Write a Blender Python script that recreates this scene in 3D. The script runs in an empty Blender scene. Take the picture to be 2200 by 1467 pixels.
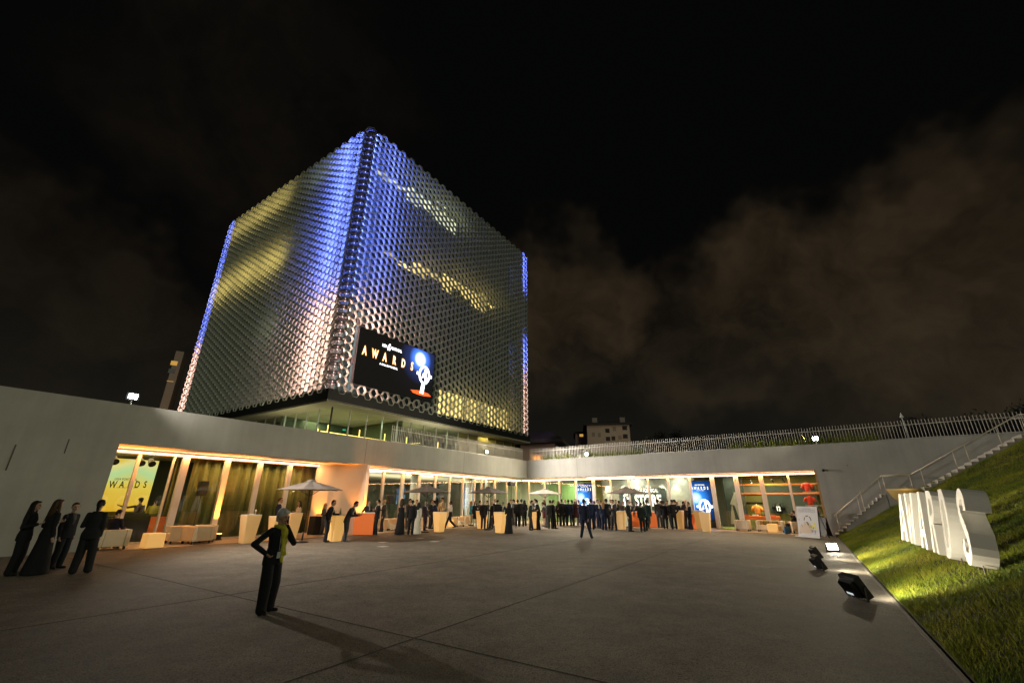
import bpy, bmesh, math, random
import numpy as np
from mathutils import Vector, Matrix

random.seed(7)
rng = np.random.default_rng(11)
scene = bpy.context.scene
COL = scene.collection
R = math.radians

# ------------------------------------------------------------------ camera
FPX, HORIZON, ROLL, EYE = 920.0, 1077.0, R(-0.4), 1.7        # measured on the 2200 px wide photograph
PITCH = math.atan((HORIZON - 733.5) / FPX)
_right = np.array([1, 0, 0.0]); _fwd = np.array([0, math.cos(PITCH), math.sin(PITCH)])
_down = np.array([0, math.sin(PITCH), -math.cos(PITCH)])
CX = math.cos(ROLL) * _right + math.sin(ROLL) * _down
CY = -math.sin(ROLL) * _right + math.cos(ROLL) * _down
CZ = _fwd
ORI = np.array([0, 0, EYE])
cam_data = bpy.data.cameras.new("camera")
cam_data.sensor_width = 36.0
cam_data.lens = 36.0 * FPX / 2200.0
cam_data.clip_start = 0.1
cam_data.clip_end = 3000.0
cam = bpy.data.objects.new("camera", cam_data)
COL.objects.link(cam)
cam.matrix_world = Matrix(((CX[0], -CY[0], -CZ[0], ORI[0]), (CX[1], -CY[1], -CZ[1], ORI[1]),
                           (CX[2], -CY[2], -CZ[2], ORI[2]), (0, 0, 0, 1)))
scene.camera = cam

# ------------------------------------------------------------------ night sky
world = bpy.data.worlds.new("World")
scene.world = world
world.use_nodes = True
_nt = world.node_tree
_nt.nodes.clear()


def _n(nt, kind, **kw):
    nd = nt.nodes.new(kind)
    for k, v in kw.items():
        if k in nd.inputs:
            nd.inputs[k].default_value = v
        else:
            setattr(nd, k, v)
    return nd


def build_sky():
    nt = _nt
    L = nt.links.new
    out = _n(nt, "ShaderNodeOutputWorld")
    bg = _n(nt, "ShaderNodeBackground")
    bg.inputs["Strength"].default_value = 1.0
    L(bg.outputs[0], out.inputs[0])
    geo = _n(nt, "ShaderNodeTexCoord")
    warp = _n(nt, "ShaderNodeTexNoise", Scale=3.2, Detail=4.0, Roughness=0.6)
    L(geo.outputs["Generated"], warp.inputs["Vector"])
    wsub = _n(nt, "ShaderNodeVectorMath", operation="SUBTRACT")
    wsub.inputs[1].default_value = (0.5, 0.5, 0.5)
    L(warp.outputs["Color"], wsub.inputs[0])
    wsc = _n(nt, "ShaderNodeVectorMath", operation="SCALE")
    wsc.inputs["Scale"].default_value = 0.42
    L(wsub.outputs[0], wsc.inputs[0])
    d = _n(nt, "ShaderNodeVectorMath", operation="ADD")
    L(geo.outputs["Generated"], d.inputs[0]); L(wsc.outputs[0], d.inputs[1])

    def bank(direction, size, flat, amp):
        # one cloud bank: a soft patch of sky around a direction, squashed in height
        v = np.array(direction, float); v /= np.linalg.norm(v)
        s = _n(nt, "ShaderNodeVectorMath", operation="SUBTRACT")
        s.inputs[1].default_value = tuple(v)
        L(d.outputs[0], s.inputs[0])
        m = _n(nt, "ShaderNodeVectorMath", operation="MULTIPLY")
        m.inputs[1].default_value = (1 / size, 1 / size, 1 / (size * flat))
        L(s.outputs[0], m.inputs[0])
        ln = _n(nt, "ShaderNodeVectorMath", operation="LENGTH")
        L(m.outputs[0], ln.inputs[0])
        mr = _n(nt, "ShaderNodeMapRange", interpolation_type="SMOOTHSTEP")
        mr.inputs["From Min"].default_value = 1.15
        mr.inputs["From Max"].default_value = 0.55
        mr.inputs["To Max"].default_value = amp
        L(ln.outputs["Value"], mr.inputs["Value"])
        return mr.outputs[0]

    def pxdir(x, y):
        return (x - 1100) * CX + (y - 733.5) * CY + FPX * CZ
    banks = [bank(pxdir(1740, 570), 0.30, 0.5, 1.0), bank(pxdir(2080, 690), 0.40, 0.55, 0.9),
             bank(pxdir(1200, 690), 0.24, 0.8, 0.85), bank(pxdir(1620, 780), 0.34, 0.45, 0.55),
             bank(pxdir(180, 560), 0.34, 0.32, 0.26), bank(pxdir(200, 800), 0.4, 0.4, 0.18),
             bank(pxdir(560, 230), 0.3, 0.7, 0.16), bank(pxdir(2000, 440), 0.22, 0.3, 0.25)]
    acc = banks[0]
    for b in banks[1:]:
        mx = _n(nt, "ShaderNodeMath", operation="MAXIMUM")
        L(acc, mx.inputs[0]); L(b, mx.inputs[1])
        acc = mx.outputs[0]
    fine = _n(nt, "ShaderNodeTexNoise", Scale=5.5, Detail=6.0, Roughness=0.55)
    L(d.outputs[0], fine.inputs["Vector"])
    fr = _n(nt, "ShaderNodeMapRange")
    fr.inputs["From Min"].default_value = 0.3; fr.inputs["From Max"].default_value = 0.68
    fr.inputs["To Min"].default_value = 0.12; fr.inputs["To Max"].default_value = 1.0
    L(fine.outputs["Fac"], fr.inputs["Value"])
    mul = _n(nt, "ShaderNodeMath", operation="MULTIPLY", use_clamp=True)
    L(acc, mul.inputs[0]); L(fr.outputs[0], mul.inputs[1])
    mix = _n(nt, "ShaderNodeMix", data_type="RGBA")
    mix.inputs["A"].default_value = (0.0016, 0.0017, 0.0017, 1)
    mix.inputs["B"].default_value = (0.0315, 0.0215, 0.0115, 1)
    L(mul.outputs[0], mix.inputs["Factor"])
    # city glow low over the roofs
    sep = _n(nt, "ShaderNodeSeparateXYZ")
    L(geo.outputs["Generated"], sep.inputs[0])
    low = _n(nt, "ShaderNodeMapRange", interpolation_type="SMOOTHSTEP")
    low.inputs["From Min"].default_value = 0.42; low.inputs["From Max"].default_value = 0.02
    L(sep.outputs["Z"], low.inputs["Value"])
    add = _n(nt, "ShaderNodeMix", data_type="RGBA", blend_type="ADD")
    add.inputs["B"].default_value = (0.0075, 0.0068, 0.0048, 1)
    L(low.outputs[0], add.inputs["Factor"]); L(mix.outputs["Result"], add.inputs["A"])
    L(add.outputs["Result"], bg.inputs["Color"])


build_sky()

# ------------------------------------------------------------------ exposure and render settings
scene.view_settings.view_transform = "Standard"
scene.view_settings.look = "None"
scene.view_settings.exposure = 0.0
scene.view_settings.gamma = 1.0
scene.render.engine = "CYCLES"
scene.cycles.use_denoising = True
scene.cycles.max_bounces = 8
scene.cycles.diffuse_bounces = 3
scene.cycles.glossy_bounces = 3
scene.cycles.transparent_max_bounces = 16
scene.cycles.transmission_bounces = 4
scene.cycles.sample_clamp_indirect = 4.0
scene.cycles.caustics_reflective = False
scene.cycles.caustics_refractive = False

# ------------------------------------------------------------------ pixel of the photograph -> place in the world


def ray(x, y):
    return (x - 1100) * CX + (y - 733.5) * CY + FPX * CZ


def gp(x, y, z=0.0):
    d = ray(x, y)
    return ORI + d * ((z - EYE) / d[2])


def at_dist(x, y, p):
    d = ray(x, y)
    return ORI + d * (math.hypot(p[0], p[1]) / math.hypot(d[0], d[1]))


class Frame:
    """A straight wall on the ground: s runs along it, o runs into the building, z up."""

    def __init__(self, o, d, n):
        self.o = np.array([o[0], o[1], 0.0]); self.d = np.array([d[0], d[1], 0.0]); self.n = np.array([n[0], n[1], 0.0])

    def p(self, s, off, z=0.0):
        return self.o + self.d * s + self.n * off + np.array([0, 0, z])

    def px(self, x, y, off=0.0):
        """(s, z) of a pixel on the vertical plane at depth off"""
        q = self.o + self.n * off
        r = ray(x, y)
        t = ((q - ORI) @ self.n) / (r @ self.n)
        w = ORI + r * t
        return float((w - self.o) @ self.d), float(w[2])

    def so(self, w):
        return float((np.array(w) - self.o) @ self.d), float((np.array(w) - self.o) @ self.n)

    def yaw(self):
        return math.atan2(self.d[1], self.d[0])


ZL, ZT, ZROOF = 3.62, 5.1, 4.85              # underside of the fascia, wall top, terrace level
_K, _A, _B = gp(1132, 1027.2, ZL)[:2], gp(257, 953, ZL)[:2], gp(1753, 1008.5, ZL)[:2]


def unit(v):
    return v / np.linalg.norm(v)


_dl = unit(_A - _K); _dr = unit(_B - _K)
LW = Frame(_K, _dl, (_dl[1], -_dl[0]))        # left wing, s from the inner corner towards the left of the picture
RW = Frame(_K, _dr, (-_dr[1], _dr[0]))        # right wing, s from the inner corner towards the right
LEN_L = float(np.linalg.norm(_A - _K)); LEN_R = float(np.linalg.norm(_B - _K))
_e0 = gp(1797.7, 1154.5)[:2]; _e1 = gp(2072.7, 1467)[:2]
_ed = unit(_e1 - _e0)
EDGE = Frame(_e0, _ed, (-_ed[1], _ed[0]))     # edge of the plaza, s towards the viewer, o up the grass bank

# ------------------------------------------------------------------ lamps that light the whole place


def lamp(name, kind, loc, energy, color, aim=None, **kw):
    ld = bpy.data.lights.new(name, kind)
    ld.energy = energy
    ld.color = color
    for k, v in kw.items():
        setattr(ld, k, v)
    o = bpy.data.objects.new(name, ld)
    COL.objects.link(o)
    o.location = Vector(loc)
    if aim is not None:
        o.rotation_euler = (Vector(aim) - Vector(loc)).to_track_quat("-Z", "Y").to_euler()
    return o


lamp('city_glow', 'SUN', (55, -80, 60), 0.46, (0.96, 1.0, 0.74), aim=(0, 0, 24), angle=R(40))
FLOOD = []                                    # (place, direction) of the four roof floodlights
for fr, x, y in ((LW, 283, 853), (LW, 1043, 971), (RW, 1262, 976), (RW, 1752, 943)):
    s, z = fr.px(x, y, 0.15)
    FLOOD.append((fr, s, z))
for (fr, s, z), pw, tgt in zip(FLOOD, (7800, 6400, 2900, 5600), ((5, -26, 4.0), (0, -17, 4.0), (0, -14, 4.0), (2, -24, 4.5))):
    src = fr.p(s, -0.22, z)
    lamp("floodlight_beam", "SPOT", src, pw, (1.0, 0.92, 0.80) if fr is LW else (1.0, 0.88, 0.62), aim=fr.p(*tgt), spot_size=R({7800: 126, 5600: 126}.get(pw, 150)), spot_blend=1.0,
         shadow_soft_size=0.12)
# ------------------------------------------------------------------ building helpers


class MB:
    """Collects shapes with material slots and links them as one mesh object."""

    def __init__(self):
        self.v = []; self.f = []; self.m = []; self.nv = 0

    def add(self, verts, faces, mat=0):
        b = self.nv
        self.v.extend(tuple(float(c) for c in q) for q in verts)
        self.f.extend(tuple(i + b for i in q) for q in faces)
        self.m.extend([mat] * len(faces))
        self.nv += len(verts)
        return self

    def box(self, c, sx, sy, sz, ax=None, mat=0):
        """box centred at c, axes from a Frame (d, n, up) or world"""
        c = np.array(c, float)
        if isinstance(ax, Frame):
            X, Y = ax.d, ax.n
        elif ax is not None:
            X = np.array([math.cos(ax), math.sin(ax), 0]); Y = np.array([-math.sin(ax), math.cos(ax), 0])
        else:
            X, Y = np.array([1, 0, 0.0]), np.array([0, 1, 0.0])
        Z = np.array([0, 0, 1.0])
        vs = [c + X * (i * sx / 2) + Y * (j * sy / 2) + Z * (k * sz / 2) for k in (-1, 1) for j in (-1, 1) for i in (-1, 1)]
        fs = [(0, 2, 3, 1), (4, 5, 7, 6), (0, 1, 5, 4), (2, 6, 7, 3), (0, 4, 6, 2), (1, 3, 7, 5)]
        if np.dot(np.cross(X, Y), Z) < 0:
            fs = [tuple(reversed(q)) for q in fs]
        return self.add(vs, fs, mat)

    def fbox(self, fr, s0, s1, o0, o1, z0, z1, mat=0):
        return self.box(fr.p((s0 + s1) / 2, (o0 + o1) / 2, (z0 + z1) / 2), abs(s1 - s0), abs(o1 - o0), abs(z1 - z0), fr, mat)

    def bar(self, a, b, w, h=None, mat=0, up=(0, 0, 1)):
        a = np.array(a, float); b = np.array(b, float); h = h or w
        d = unit(b - a); u = np.array(up, float)
        if abs(d @ u) > 0.95:
            u = np.array([1, 0, 0.0])
        x = unit(np.cross(d, u)); y = np.cross(x, d)
        vs = [p + x * i * w / 2 + y * j * h / 2 for p in (a, b) for i, j in ((-1, -1), (1, -1), (1, 1), (-1, 1))]
        fs = [(3, 2, 1, 0), (4, 5, 6, 7), (0, 1, 5, 4), (1, 2, 6, 5), (2, 3, 7, 6), (3, 0, 4, 7)]
        return self.add(vs, fs, mat)

    def tube(self, a, b, r0, r1=None, n=10, mat=0, caps=True):
        a = np.array(a, float); b = np.array(b, float); r1 = r0 if r1 is None else r1
        d = unit(b - a); u = np.array([0, 0, 1.0]) if abs(d[2]) < 0.9 else np.array([1, 0, 0.0])
        x = unit(np.cross(d, u)); y = np.cross(d, x)
        vs = [p + (x * math.cos(t) + y * math.sin(t)) * r for p, r in ((a, r0), (b, r1)) for t in [2 * math.pi * i / n for i in range(n)]]
        fs = [(i, (i + 1) % n, n + (i + 1) % n, n + i) for i in range(n)]
        if caps:
            fs += [tuple(reversed(range(n))), tuple(range(n, 2 * n))]
        return self.add(vs, fs, mat)

    def loft(self, rings, mat=0, caps=True):
        n = len(rings[0]); vs = [p for r in rings for p in r]; fs = []
        for k in range(len(rings) - 1):
            for i in range(n):
                fs.append((k * n + i, k * n + (i + 1) % n, (k + 1) * n + (i + 1) % n, (k + 1) * n + i))
        if caps:
            fs += [tuple(reversed(range(n))), tuple(range((len(rings) - 1) * n, len(rings) * n))]
        return self.add(vs, fs, mat)

    def prism(self, poly, o, X, Y, N, depth, mat=0, side=None):
        """polygon (x, y) in the plane X, Y at o, extruded by depth along N"""
        o = np.array(o, float); n = len(poly)
        vs = [o + X * p[0] + Y * p[1] for p in poly] + [o + X * p[0] + Y * p[1] + N * depth for p in poly]
        self.add(vs, [tuple(reversed(range(n))), tuple(range(n, 2 * n))] , mat)
        b = self.nv - 2 * n
        for i in range(n):
            self.f.append((b + i, b + (i + 1) % n, b + n + (i + 1) % n, b + n + i)); self.m.append(mat if side is None else side)
        return self

    def build(self, name, mats, parent=None, smooth=False, loc=None, bevel=0.0):
        me = bpy.data.meshes.new(name)
        v = np.array(self.v, float)
        base = np.zeros(3)
        if loc is not None:
            base = np.array(loc, float)
        elif parent is not None and parent.type == "EMPTY":
            base = np.array(parent.location)
        elif parent is not None:
            base = np.array(parent.get("_o", (0, 0, 0)))
        me.from_pydata((v - base).tolist(), [], self.f)
        mats = mats if isinstance(mats, (list, tuple)) else [mats]
        for m in mats:
            me.materials.append(m)
        if len(mats) > 1:
            me.polygons.foreach_set("material_index", self.m)
        if smooth:
            me.polygons.foreach_set("use_smooth", [True] * len(me.polygons))
        me.update()
        ob = bpy.data.objects.new(name, me)
        COL.objects.link(ob)
        if parent is not None:
            ob.parent = parent
            if loc is not None:
                ob.location = Vector(base) - Vector(parent.location)
        elif loc is not None:
            ob.location = Vector(base)
        if bevel:
            bv = ob.modifiers.new("bevel", "BEVEL"); bv.width = bevel; bv.segments = 2; bv.limit_method = "ANGLE"
        return ob


def tag(o, label=None, cat=None, group=None, kind=None):
    for k, v in (("label", label), ("category", cat), ("group", group), ("kind", kind)):
        if v:
            o[k] = v
    return o


def empty(name, loc=(0, 0, 0), rz=0.0, **kw):
    o = bpy.data.objects.new(name, None)
    COL.objects.link(o)
    o.location = Vector(loc); o.rotation_euler = (0, 0, rz)
    o.empty_display_size = 0.2
    return tag(o, **kw)


def copy_tree(o, parent=None):
    c = o.copy(); COL.objects.link(c)
    if parent is not None:
        c.parent = parent
    for ch in list(o.children):
        copy_tree(ch, c)
    return c


def text_shape(body, height, extrude=0.0, sx=1.0, spacing=1.0, bold=0.0, align="CENTER"):
    """text as plain mesh data in the xy plane: (verts, faces); letters 'height' tall"""
    cu = bpy.data.curves.new("t", "FONT")
    cu.body = body; cu.size = 1.0; cu.align_x = align; cu.space_character = spacing
    cu.extrude = extrude / max(height, 1e-6) * 0.70; cu.offset = bold; cu.resolution_u = 3
    ob = bpy.data.objects.new("t", cu); COL.objects.link(ob)
    dg = bpy.context.evaluated_depsgraph_get()
    me = bpy.data.meshes.new_from_object(ob.evaluated_get(dg))
    k = height / 0.70
    vs = [(v.co.x * k * sx, v.co.y * k, v.co.z * k) for v in me.vertices]
    fs = [tuple(p.vertices) for p in me.polygons]
    bpy.data.objects.remove(ob); bpy.data.curves.remove(cu); bpy.data.meshes.remove(me)
    return vs, fs


def put_text(mb, body, height, o, X, Y, N, mat=0, **kw):
    vs, fs = text_shape(body, height, **kw)
    o = np.array(o, float)
    mb.add([o + X * v[0] + Y * v[1] + N * v[2] for v in vs], fs, mat)


UP = np.array([0, 0, 1.0])

# ------------------------------------------------------------------ materials


def material(name, color, rough=0.6, metal=0.0, spec=0.5, noise=0.0, nscale=4.0, bump=0.0, bscale=60.0, emit=None, estr=0.0, coat=0.0,
             stain=None):
    m = bpy.data.materials.new(name)
    m.use_nodes = True
    nt = m.node_tree
    b = nt.nodes["Principled BSDF"]
    b.inputs["Base Color"].default_value = (*color, 1)
    b.inputs["Roughness"].default_value = rough
    b.inputs["Metallic"].default_value = metal
    b.inputs["Specular IOR Level"].default_value = spec
    if coat:
        b.inputs["Coat Weight"].default_value = coat
    tc = nt.nodes.new("ShaderNodeTexCoord")
    if noise:
        tx = _n(nt, "ShaderNodeTexNoise", Scale=nscale, Detail=6.0, Roughness=0.65)
        nt.links.new(tc.outputs["Object"], tx.inputs["Vector"])
        mr = _n(nt, "ShaderNodeMapRange")
        mr.inputs["From Min"].default_value = 0.28; mr.inputs["From Max"].default_value = 0.72
        mr.inputs["To Min"].default_value = 1 - noise; mr.inputs["To Max"].default_value = 1 + noise * 0.6
        nt.links.new(tx.outputs["Fac"], mr.inputs["Value"])
        mx = _n(nt, "ShaderNodeVectorMath", operation="SCALE")
        mx.inputs[0].default_value = color
        nt.links.new(mr.outputs[0], mx.inputs["Scale"])
        nt.links.new(mx.outputs[0], b.inputs["Base Color"])
    if bump:
        bx = _n(nt, "ShaderNodeTexNoise", Scale=bscale, Detail=4.0, Roughness=0.7)
        nt.links.new(tc.outputs["Object"], bx.inputs["Vector"])
        bp = _n(nt, "ShaderNodeBump", Strength=bump, Distance=0.02)
        nt.links.new(bx.outputs["Fac"], bp.inputs["Height"])
        nt.links.new(bp.outputs[0], b.inputs["Normal"])
    if emit:
        b.inputs["Emission Color"].default_value = (*emit, 1)
        b.inputs["Emission Strength"].default_value = estr
    return m


def emitter(name, color, strength):
    m = bpy.data.materials.new(name)
    m.use_nodes = True
    nt = m.node_tree
    nt.nodes.clear()
    e = nt.nodes.new("ShaderNodeEmission"); o = nt.nodes.new("ShaderNodeOutputMaterial")
    e.inputs[0].default_value = (*color, 1); e.inputs[1].default_value = strength
    nt.links.new(e.outputs[0], o.inputs[0])
    return m


def glass(name, tint=(0.9, 0.95, 0.92), refl=1.0, ior=1.5):
    """thin pane: see-through with a Fresnel reflection"""
    m = bpy.data.materials.new(name)
    m.use_nodes = True
    nt = m.node_tree
    nt.nodes.clear()
    o = nt.nodes.new("ShaderNodeOutputMaterial")
    t = nt.nodes.new("ShaderNodeBsdfTransparent"); t.inputs[0].default_value = (*tint, 1)
    g = nt.nodes.new("ShaderNodeBsdfGlossy"); g.inputs["Roughness"].default_value = 0.02
    g.inputs["Color"].default_value = (refl, refl, refl, 1)
    f = nt.nodes.new("ShaderNodeFresnel")
    ge = nt.nodes.new("ShaderNodeNewGeometry"); bk = nt.nodes.new("ShaderNodeMapRange")
    bk.inputs["To Min"].default_value = ior; bk.inputs["To Max"].default_value = 1 / ior
    nt.links.new(ge.outputs["Backfacing"], bk.inputs["Value"]); nt.links.new(bk.outputs[0], f.inputs["IOR"])
    mx = nt.nodes.new("ShaderNodeMixShader")
    nt.links.new(f.outputs[0], mx.inputs[0]); nt.links.new(t.outputs[0], mx.inputs[1]); nt.links.new(g.outputs[0], mx.inputs[2])
    nt.links.new(mx.outputs[0], o.inputs[0])
    return m


M = {}
def concrete_material():
    m = material("white_concrete", (0.43, 0.42, 0.38), 0.82, bump=0.10, bscale=14)
    nt = m.node_tree; b = nt.nodes["Principled BSDF"]; L = nt.links.new
    tc = nt.nodes.new("ShaderNodeTexCoord")
    mp = nt.nodes.new("ShaderNodeMapping"); mp.inputs["Scale"].default_value = (2.2, 2.2, 0.12)
    L(tc.outputs["Object"], mp.inputs["Vector"])
    st = _n(nt, "ShaderNodeTexNoise", Scale=1.0, Detail=6.0, Roughness=0.7); L(mp.outputs[0], st.inputs["Vector"])
    bl = _n(nt, "ShaderNodeTexNoise", Scale=0.35, Detail=5.0, Roughness=0.65); L(tc.outputs["Object"], bl.inputs["Vector"])
    vo = _n(nt, "ShaderNodeTexVoronoi", Scale=1.1); L(tc.outputs["Object"], vo.inputs["Vector"])
    acc = None
    for src, lo, hi, a, c in ((st.outputs["Fac"], .3, .7, .91, 1.06), (bl.outputs["Fac"], .3, .7, .85, 1.12), (vo.outputs["Distance"], .03, .05, .55, 1.0)):
        r = _n(nt, "ShaderNodeMapRange"); r.inputs["From Min"].default_value = lo; r.inputs["From Max"].default_value = hi
        r.inputs["To Min"].default_value = a; r.inputs["To Max"].default_value = c; L(src, r.inputs["Value"])
        if acc is None:
            acc = r.outputs[0]
        else:
            k = _n(nt, "ShaderNodeMath", operation="MULTIPLY"); L(acc, k.inputs[0]); L(r.outputs[0], k.inputs[1]); acc = k.outputs[0]
    sc = _n(nt, "ShaderNodeVectorMath", operation="SCALE"); sc.inputs[0].default_value = (0.36, 0.35, 0.32)
    L(acc, sc.inputs["Scale"]); L(sc.outputs[0], b.inputs["Base Color"])
    return m


M["concrete"] = concrete_material()
M["slab"] = material("pale_slab", (0.42, 0.38, 0.33), 0.6, noise=0.12, nscale=1.2)
M["soffit"] = material("soffit_plaster", (0.62, 0.55, 0.48), 0.7, noise=0.05, nscale=0.8)
M["tile"] = material("terrace_tile", (0.36, 0.30, 0.24), 0.45, noise=0.12, nscale=1.0)
M["frame"] = material("window_frame", (0.62, 0.58, 0.54), 0.4)
M["bronze"] = material("bronze_rail", (0.10, 0.075, 0.055), 0.5)
M["dark"] = material("black_metal", (0.012, 0.012, 0.013), 0.45)
M["steel"] = material("brushed_steel", (0.55, 0.55, 0.53), 0.35, metal=0.6)
M["white"] = material("white_paint", (0.78, 0.76, 0.72), 0.45)
M["leather"] = material("white_leatherette", (0.74, 0.61, 0.43), 0.5, noise=0.06, nscale=6)
M["black_cloth"] = material("black_cloth", (0.012, 0.012, 0.012), 0.9)
M["glass"] = glass("clear_glass")
M["dark_glass"] = glass("tinted_glass", (0.35, 0.5, 0.46), 1.0, 1.6)
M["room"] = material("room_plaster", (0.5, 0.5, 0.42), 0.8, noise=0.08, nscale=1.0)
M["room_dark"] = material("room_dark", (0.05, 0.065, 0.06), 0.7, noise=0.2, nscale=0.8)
M["olive"] = material("olive_paint", (0.30, 0.27, 0.08), 0.7, noise=0.08)
M["orange"] = material("orange_paint", (0.75, 0.16, 0.03), 0.45)
M["red"] = material("red_fabric", (0.72, 0.06, 0.04), 0.8, noise=0.15, nscale=8)
M["skin"] = material("skin", (0.50, 0.30, 0.21), 0.55)
M["wood"] = material("pale_wood", (0.45, 0.26, 0.12), 0.6, noise=0.2, nscale=5)
# ------------------------------------------------------------------ ground, plaza, grass bank


def asphalt_material():
    m = material("asphalt", (0.085, 0.078, 0.070), 0.62, spec=0.10)
    nt = m.node_tree; b = nt.nodes["Principled BSDF"]; L = nt.links.new
    tc = nt.nodes.new("ShaderNodeTexCoord")
    big = _n(nt, "ShaderNodeTexNoise", Scale=0.22, Detail=5.0, Roughness=0.6)
    mid = _n(nt, "ShaderNodeTexNoise", Scale=1.4, Detail=9.0, Roughness=0.82)
    grit = _n(nt, "ShaderNodeTexVoronoi", Scale=62.0)
    grain = _n(nt, "ShaderNodeTexNoise", Scale=70.0, Detail=3.0)
    for t in (big, mid, grit, grain):
        L(tc.outputs["Object"], t.inputs["Vector"])
    r1 = _n(nt, "ShaderNodeMapRange"); r1.inputs["From Min"].default_value = 0.3; r1.inputs["From Max"].default_value = 0.7
    r1.inputs["To Min"].default_value = 0.72; r1.inputs["To Max"].default_value = 1.22
    L(big.outputs["Fac"], r1.inputs["Value"])
    r2 = _n(nt, "ShaderNodeMapRange"); r2.inputs["From Min"].default_value = 0.3; r2.inputs["From Max"].default_value = 0.7
    r2.inputs["To Min"].default_value = 0.60; r2.inputs["To Max"].default_value = 1.36
    L(mid.outputs["Fac"], r2.inputs["Value"])
    r3 = _n(nt, "ShaderNodeMapRange"); r3.inputs["From Max"].default_value = 0.9
    r3.inputs["To Min"].default_value = 1.75; r3.inputs["To Max"].default_value = 0.45
    L(grit.outputs["Distance"], r3.inputs["Value"])
    a = _n(nt, "ShaderNodeMath", operation="MULTIPLY"); L(r1.outputs[0], a.inputs[0]); L(r2.outputs[0], a.inputs[1])
    c = _n(nt, "ShaderNodeMath", operation="MULTIPLY"); L(a.outputs[0], c.inputs[0]); L(r3.outputs[0], c.inputs[1])
    sc = _n(nt, "ShaderNodeVectorMath", operation="SCALE"); sc.inputs[0].default_value = (0.182, 0.157, 0.126)
    L(c.outputs[0], sc.inputs["Scale"]); L(sc.outputs[0], b.inputs["Base Color"])
    rr = _n(nt, "ShaderNodeMapRange"); rr.inputs["To Min"].default_value = 0.62; rr.inputs["To Max"].default_value = 0.92
    L(mid.outputs["Fac"], rr.inputs["Value"]); L(rr.outputs[0], b.inputs["Roughness"])
    bp = _n(nt, "ShaderNodeBump", Strength=0.55, Distance=0.012)
    L(grain.outputs["Fac"], bp.inputs["Height"]); L(bp.outputs[0], b.inputs["Normal"])
    return m


M["asphalt"] = asphalt_material()
M["earth"] = material("dark_earth", (0.03, 0.028, 0.02), 0.95, noise=0.3, nscale=0.05)
M["joint"] = material("paving_joint", (0.075, 0.063, 0.050), 0.9)

g = MB(); g.add([(-900, -400, -0.08), (900, -400, -0.08), (900, 1500, -0.08), (-900, 1500, -0.08)], [(0, 1, 2, 3)])
tag(g.build("ground", M["earth"]), kind="structure")

pl = MB()
pl.add([LW.p(60, 0.0), EDGE.p(60, 0), EDGE.p(-4.2, 0), RW.p(23.5, 0.0), RW.p(0, -0.45), LW.p(0, -0.45), LW.p(LEN_L, 0)],
       [(0, 1, 2, 3, 4, 5, 6)])
plaza = tag(pl.build("plaza", M["asphalt"]), kind="structure")
for s0, s1, o0, o1 in ((-3, 60, -10.60, -10.590), (-3, 60, -5.712, -5.70), (25.72, 25.731, -21, -0.02)):
    j = MB(); j.fbox(EDGE, s0, s1, o0, o1, 0.002, 0.006)
    jo = j.build("paving_joint", M["joint"], plaza)
tl = MB()
tl.add([LW.p(LEN_L, -0.45, 0.004), LW.p(0, -0.45, 0.004), RW.p(0, -0.45, 0.004), RW.p(LEN_R + .3, -0.45, 0.004), RW.p(LEN_R + .3, 2.0, 0.004),
        RW.p(-2.0, 2.0, 0.004), LW.p(LEN_L, 2.0, 0.004)], [(0, 1, 2, 3, 4, 5, 6)])
tag(tl.build("paved_terrace", M["tile"]), kind="structure")
kb = MB(); kb.fbox(EDGE, -3, 60, 0.0, 0.05, -0.05, 0.016)
tag(kb.build("kerb", material("kerb_stone", (.13, .11, .085), .8)), kind="structure")

BANK_K = 0.47


def bank_z(s, o):
    """height of the grass bank, o metres from the plaza edge"""
    k = min(1, max(0, (6 - s) / 7)); k = k * k * (3 - 2 * k)
    z = (BANK_K + .125 * k) * o
    z = z - 0.35 * (1 - math.exp(-o / 1.2)) * 0.3
    z += 0.05 * math.sin(s * 0.9 + o * 0.7) * min(1, o) + 0.03 * math.sin(s * 2.3 - o * 1.9) * min(1, o)
    return min(z, ZROOF)


def grass_material():
    m = material("grass_ground", (0.05, 0.055, 0.012), 0.95)
    nt = m.node_tree; b = nt.nodes["Principled BSDF"]; L = nt.links.new
    tc = nt.nodes.new("ShaderNodeTexCoord")
    t1 = _n(nt, "ShaderNodeTexNoise", Scale=1.3, Detail=6.0, Roughness=0.7)
    L(tc.outputs["Object"], t1.inputs["Vector"])
    cr = nt.nodes.new("ShaderNodeValToRGB")
    cr.color_ramp.elements[0].position = 0.35; cr.color_ramp.elements[0].color = (0.016, 0.024, 0.003, 1)
    cr.color_ramp.elements[1].position = 0.68; cr.color_ramp.elements[1].color = (0.085, 0.078, 0.015, 1)
    L(t1.outputs["Fac"], cr.inputs["Fac"]); L(cr.outputs[0], b.inputs["Base Color"])
    return m


M["grass_ground"] = grass_material()
gs = MB(); S_ = np.linspace(-3.4, 36, 120); O_ = np.concatenate([np.linspace(0.07, 11, 60), np.linspace(12, 60, 9)])
vs = []
for s in S_:
    for o in O_:
        vs.append(EDGE.p(s, o, bank_z(s, o)))
no = len(O_)
fs = [(i * no + j, (i + 1) * no + j, (i + 1) * no + j + 1, i * no + j + 1) for i in range(len(S_) - 1) for j in range(no - 1)]
gs.add(vs, fs)
tag(gs.build("grass_slope", M["grass_ground"], smooth=True), kind="structure")


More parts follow.
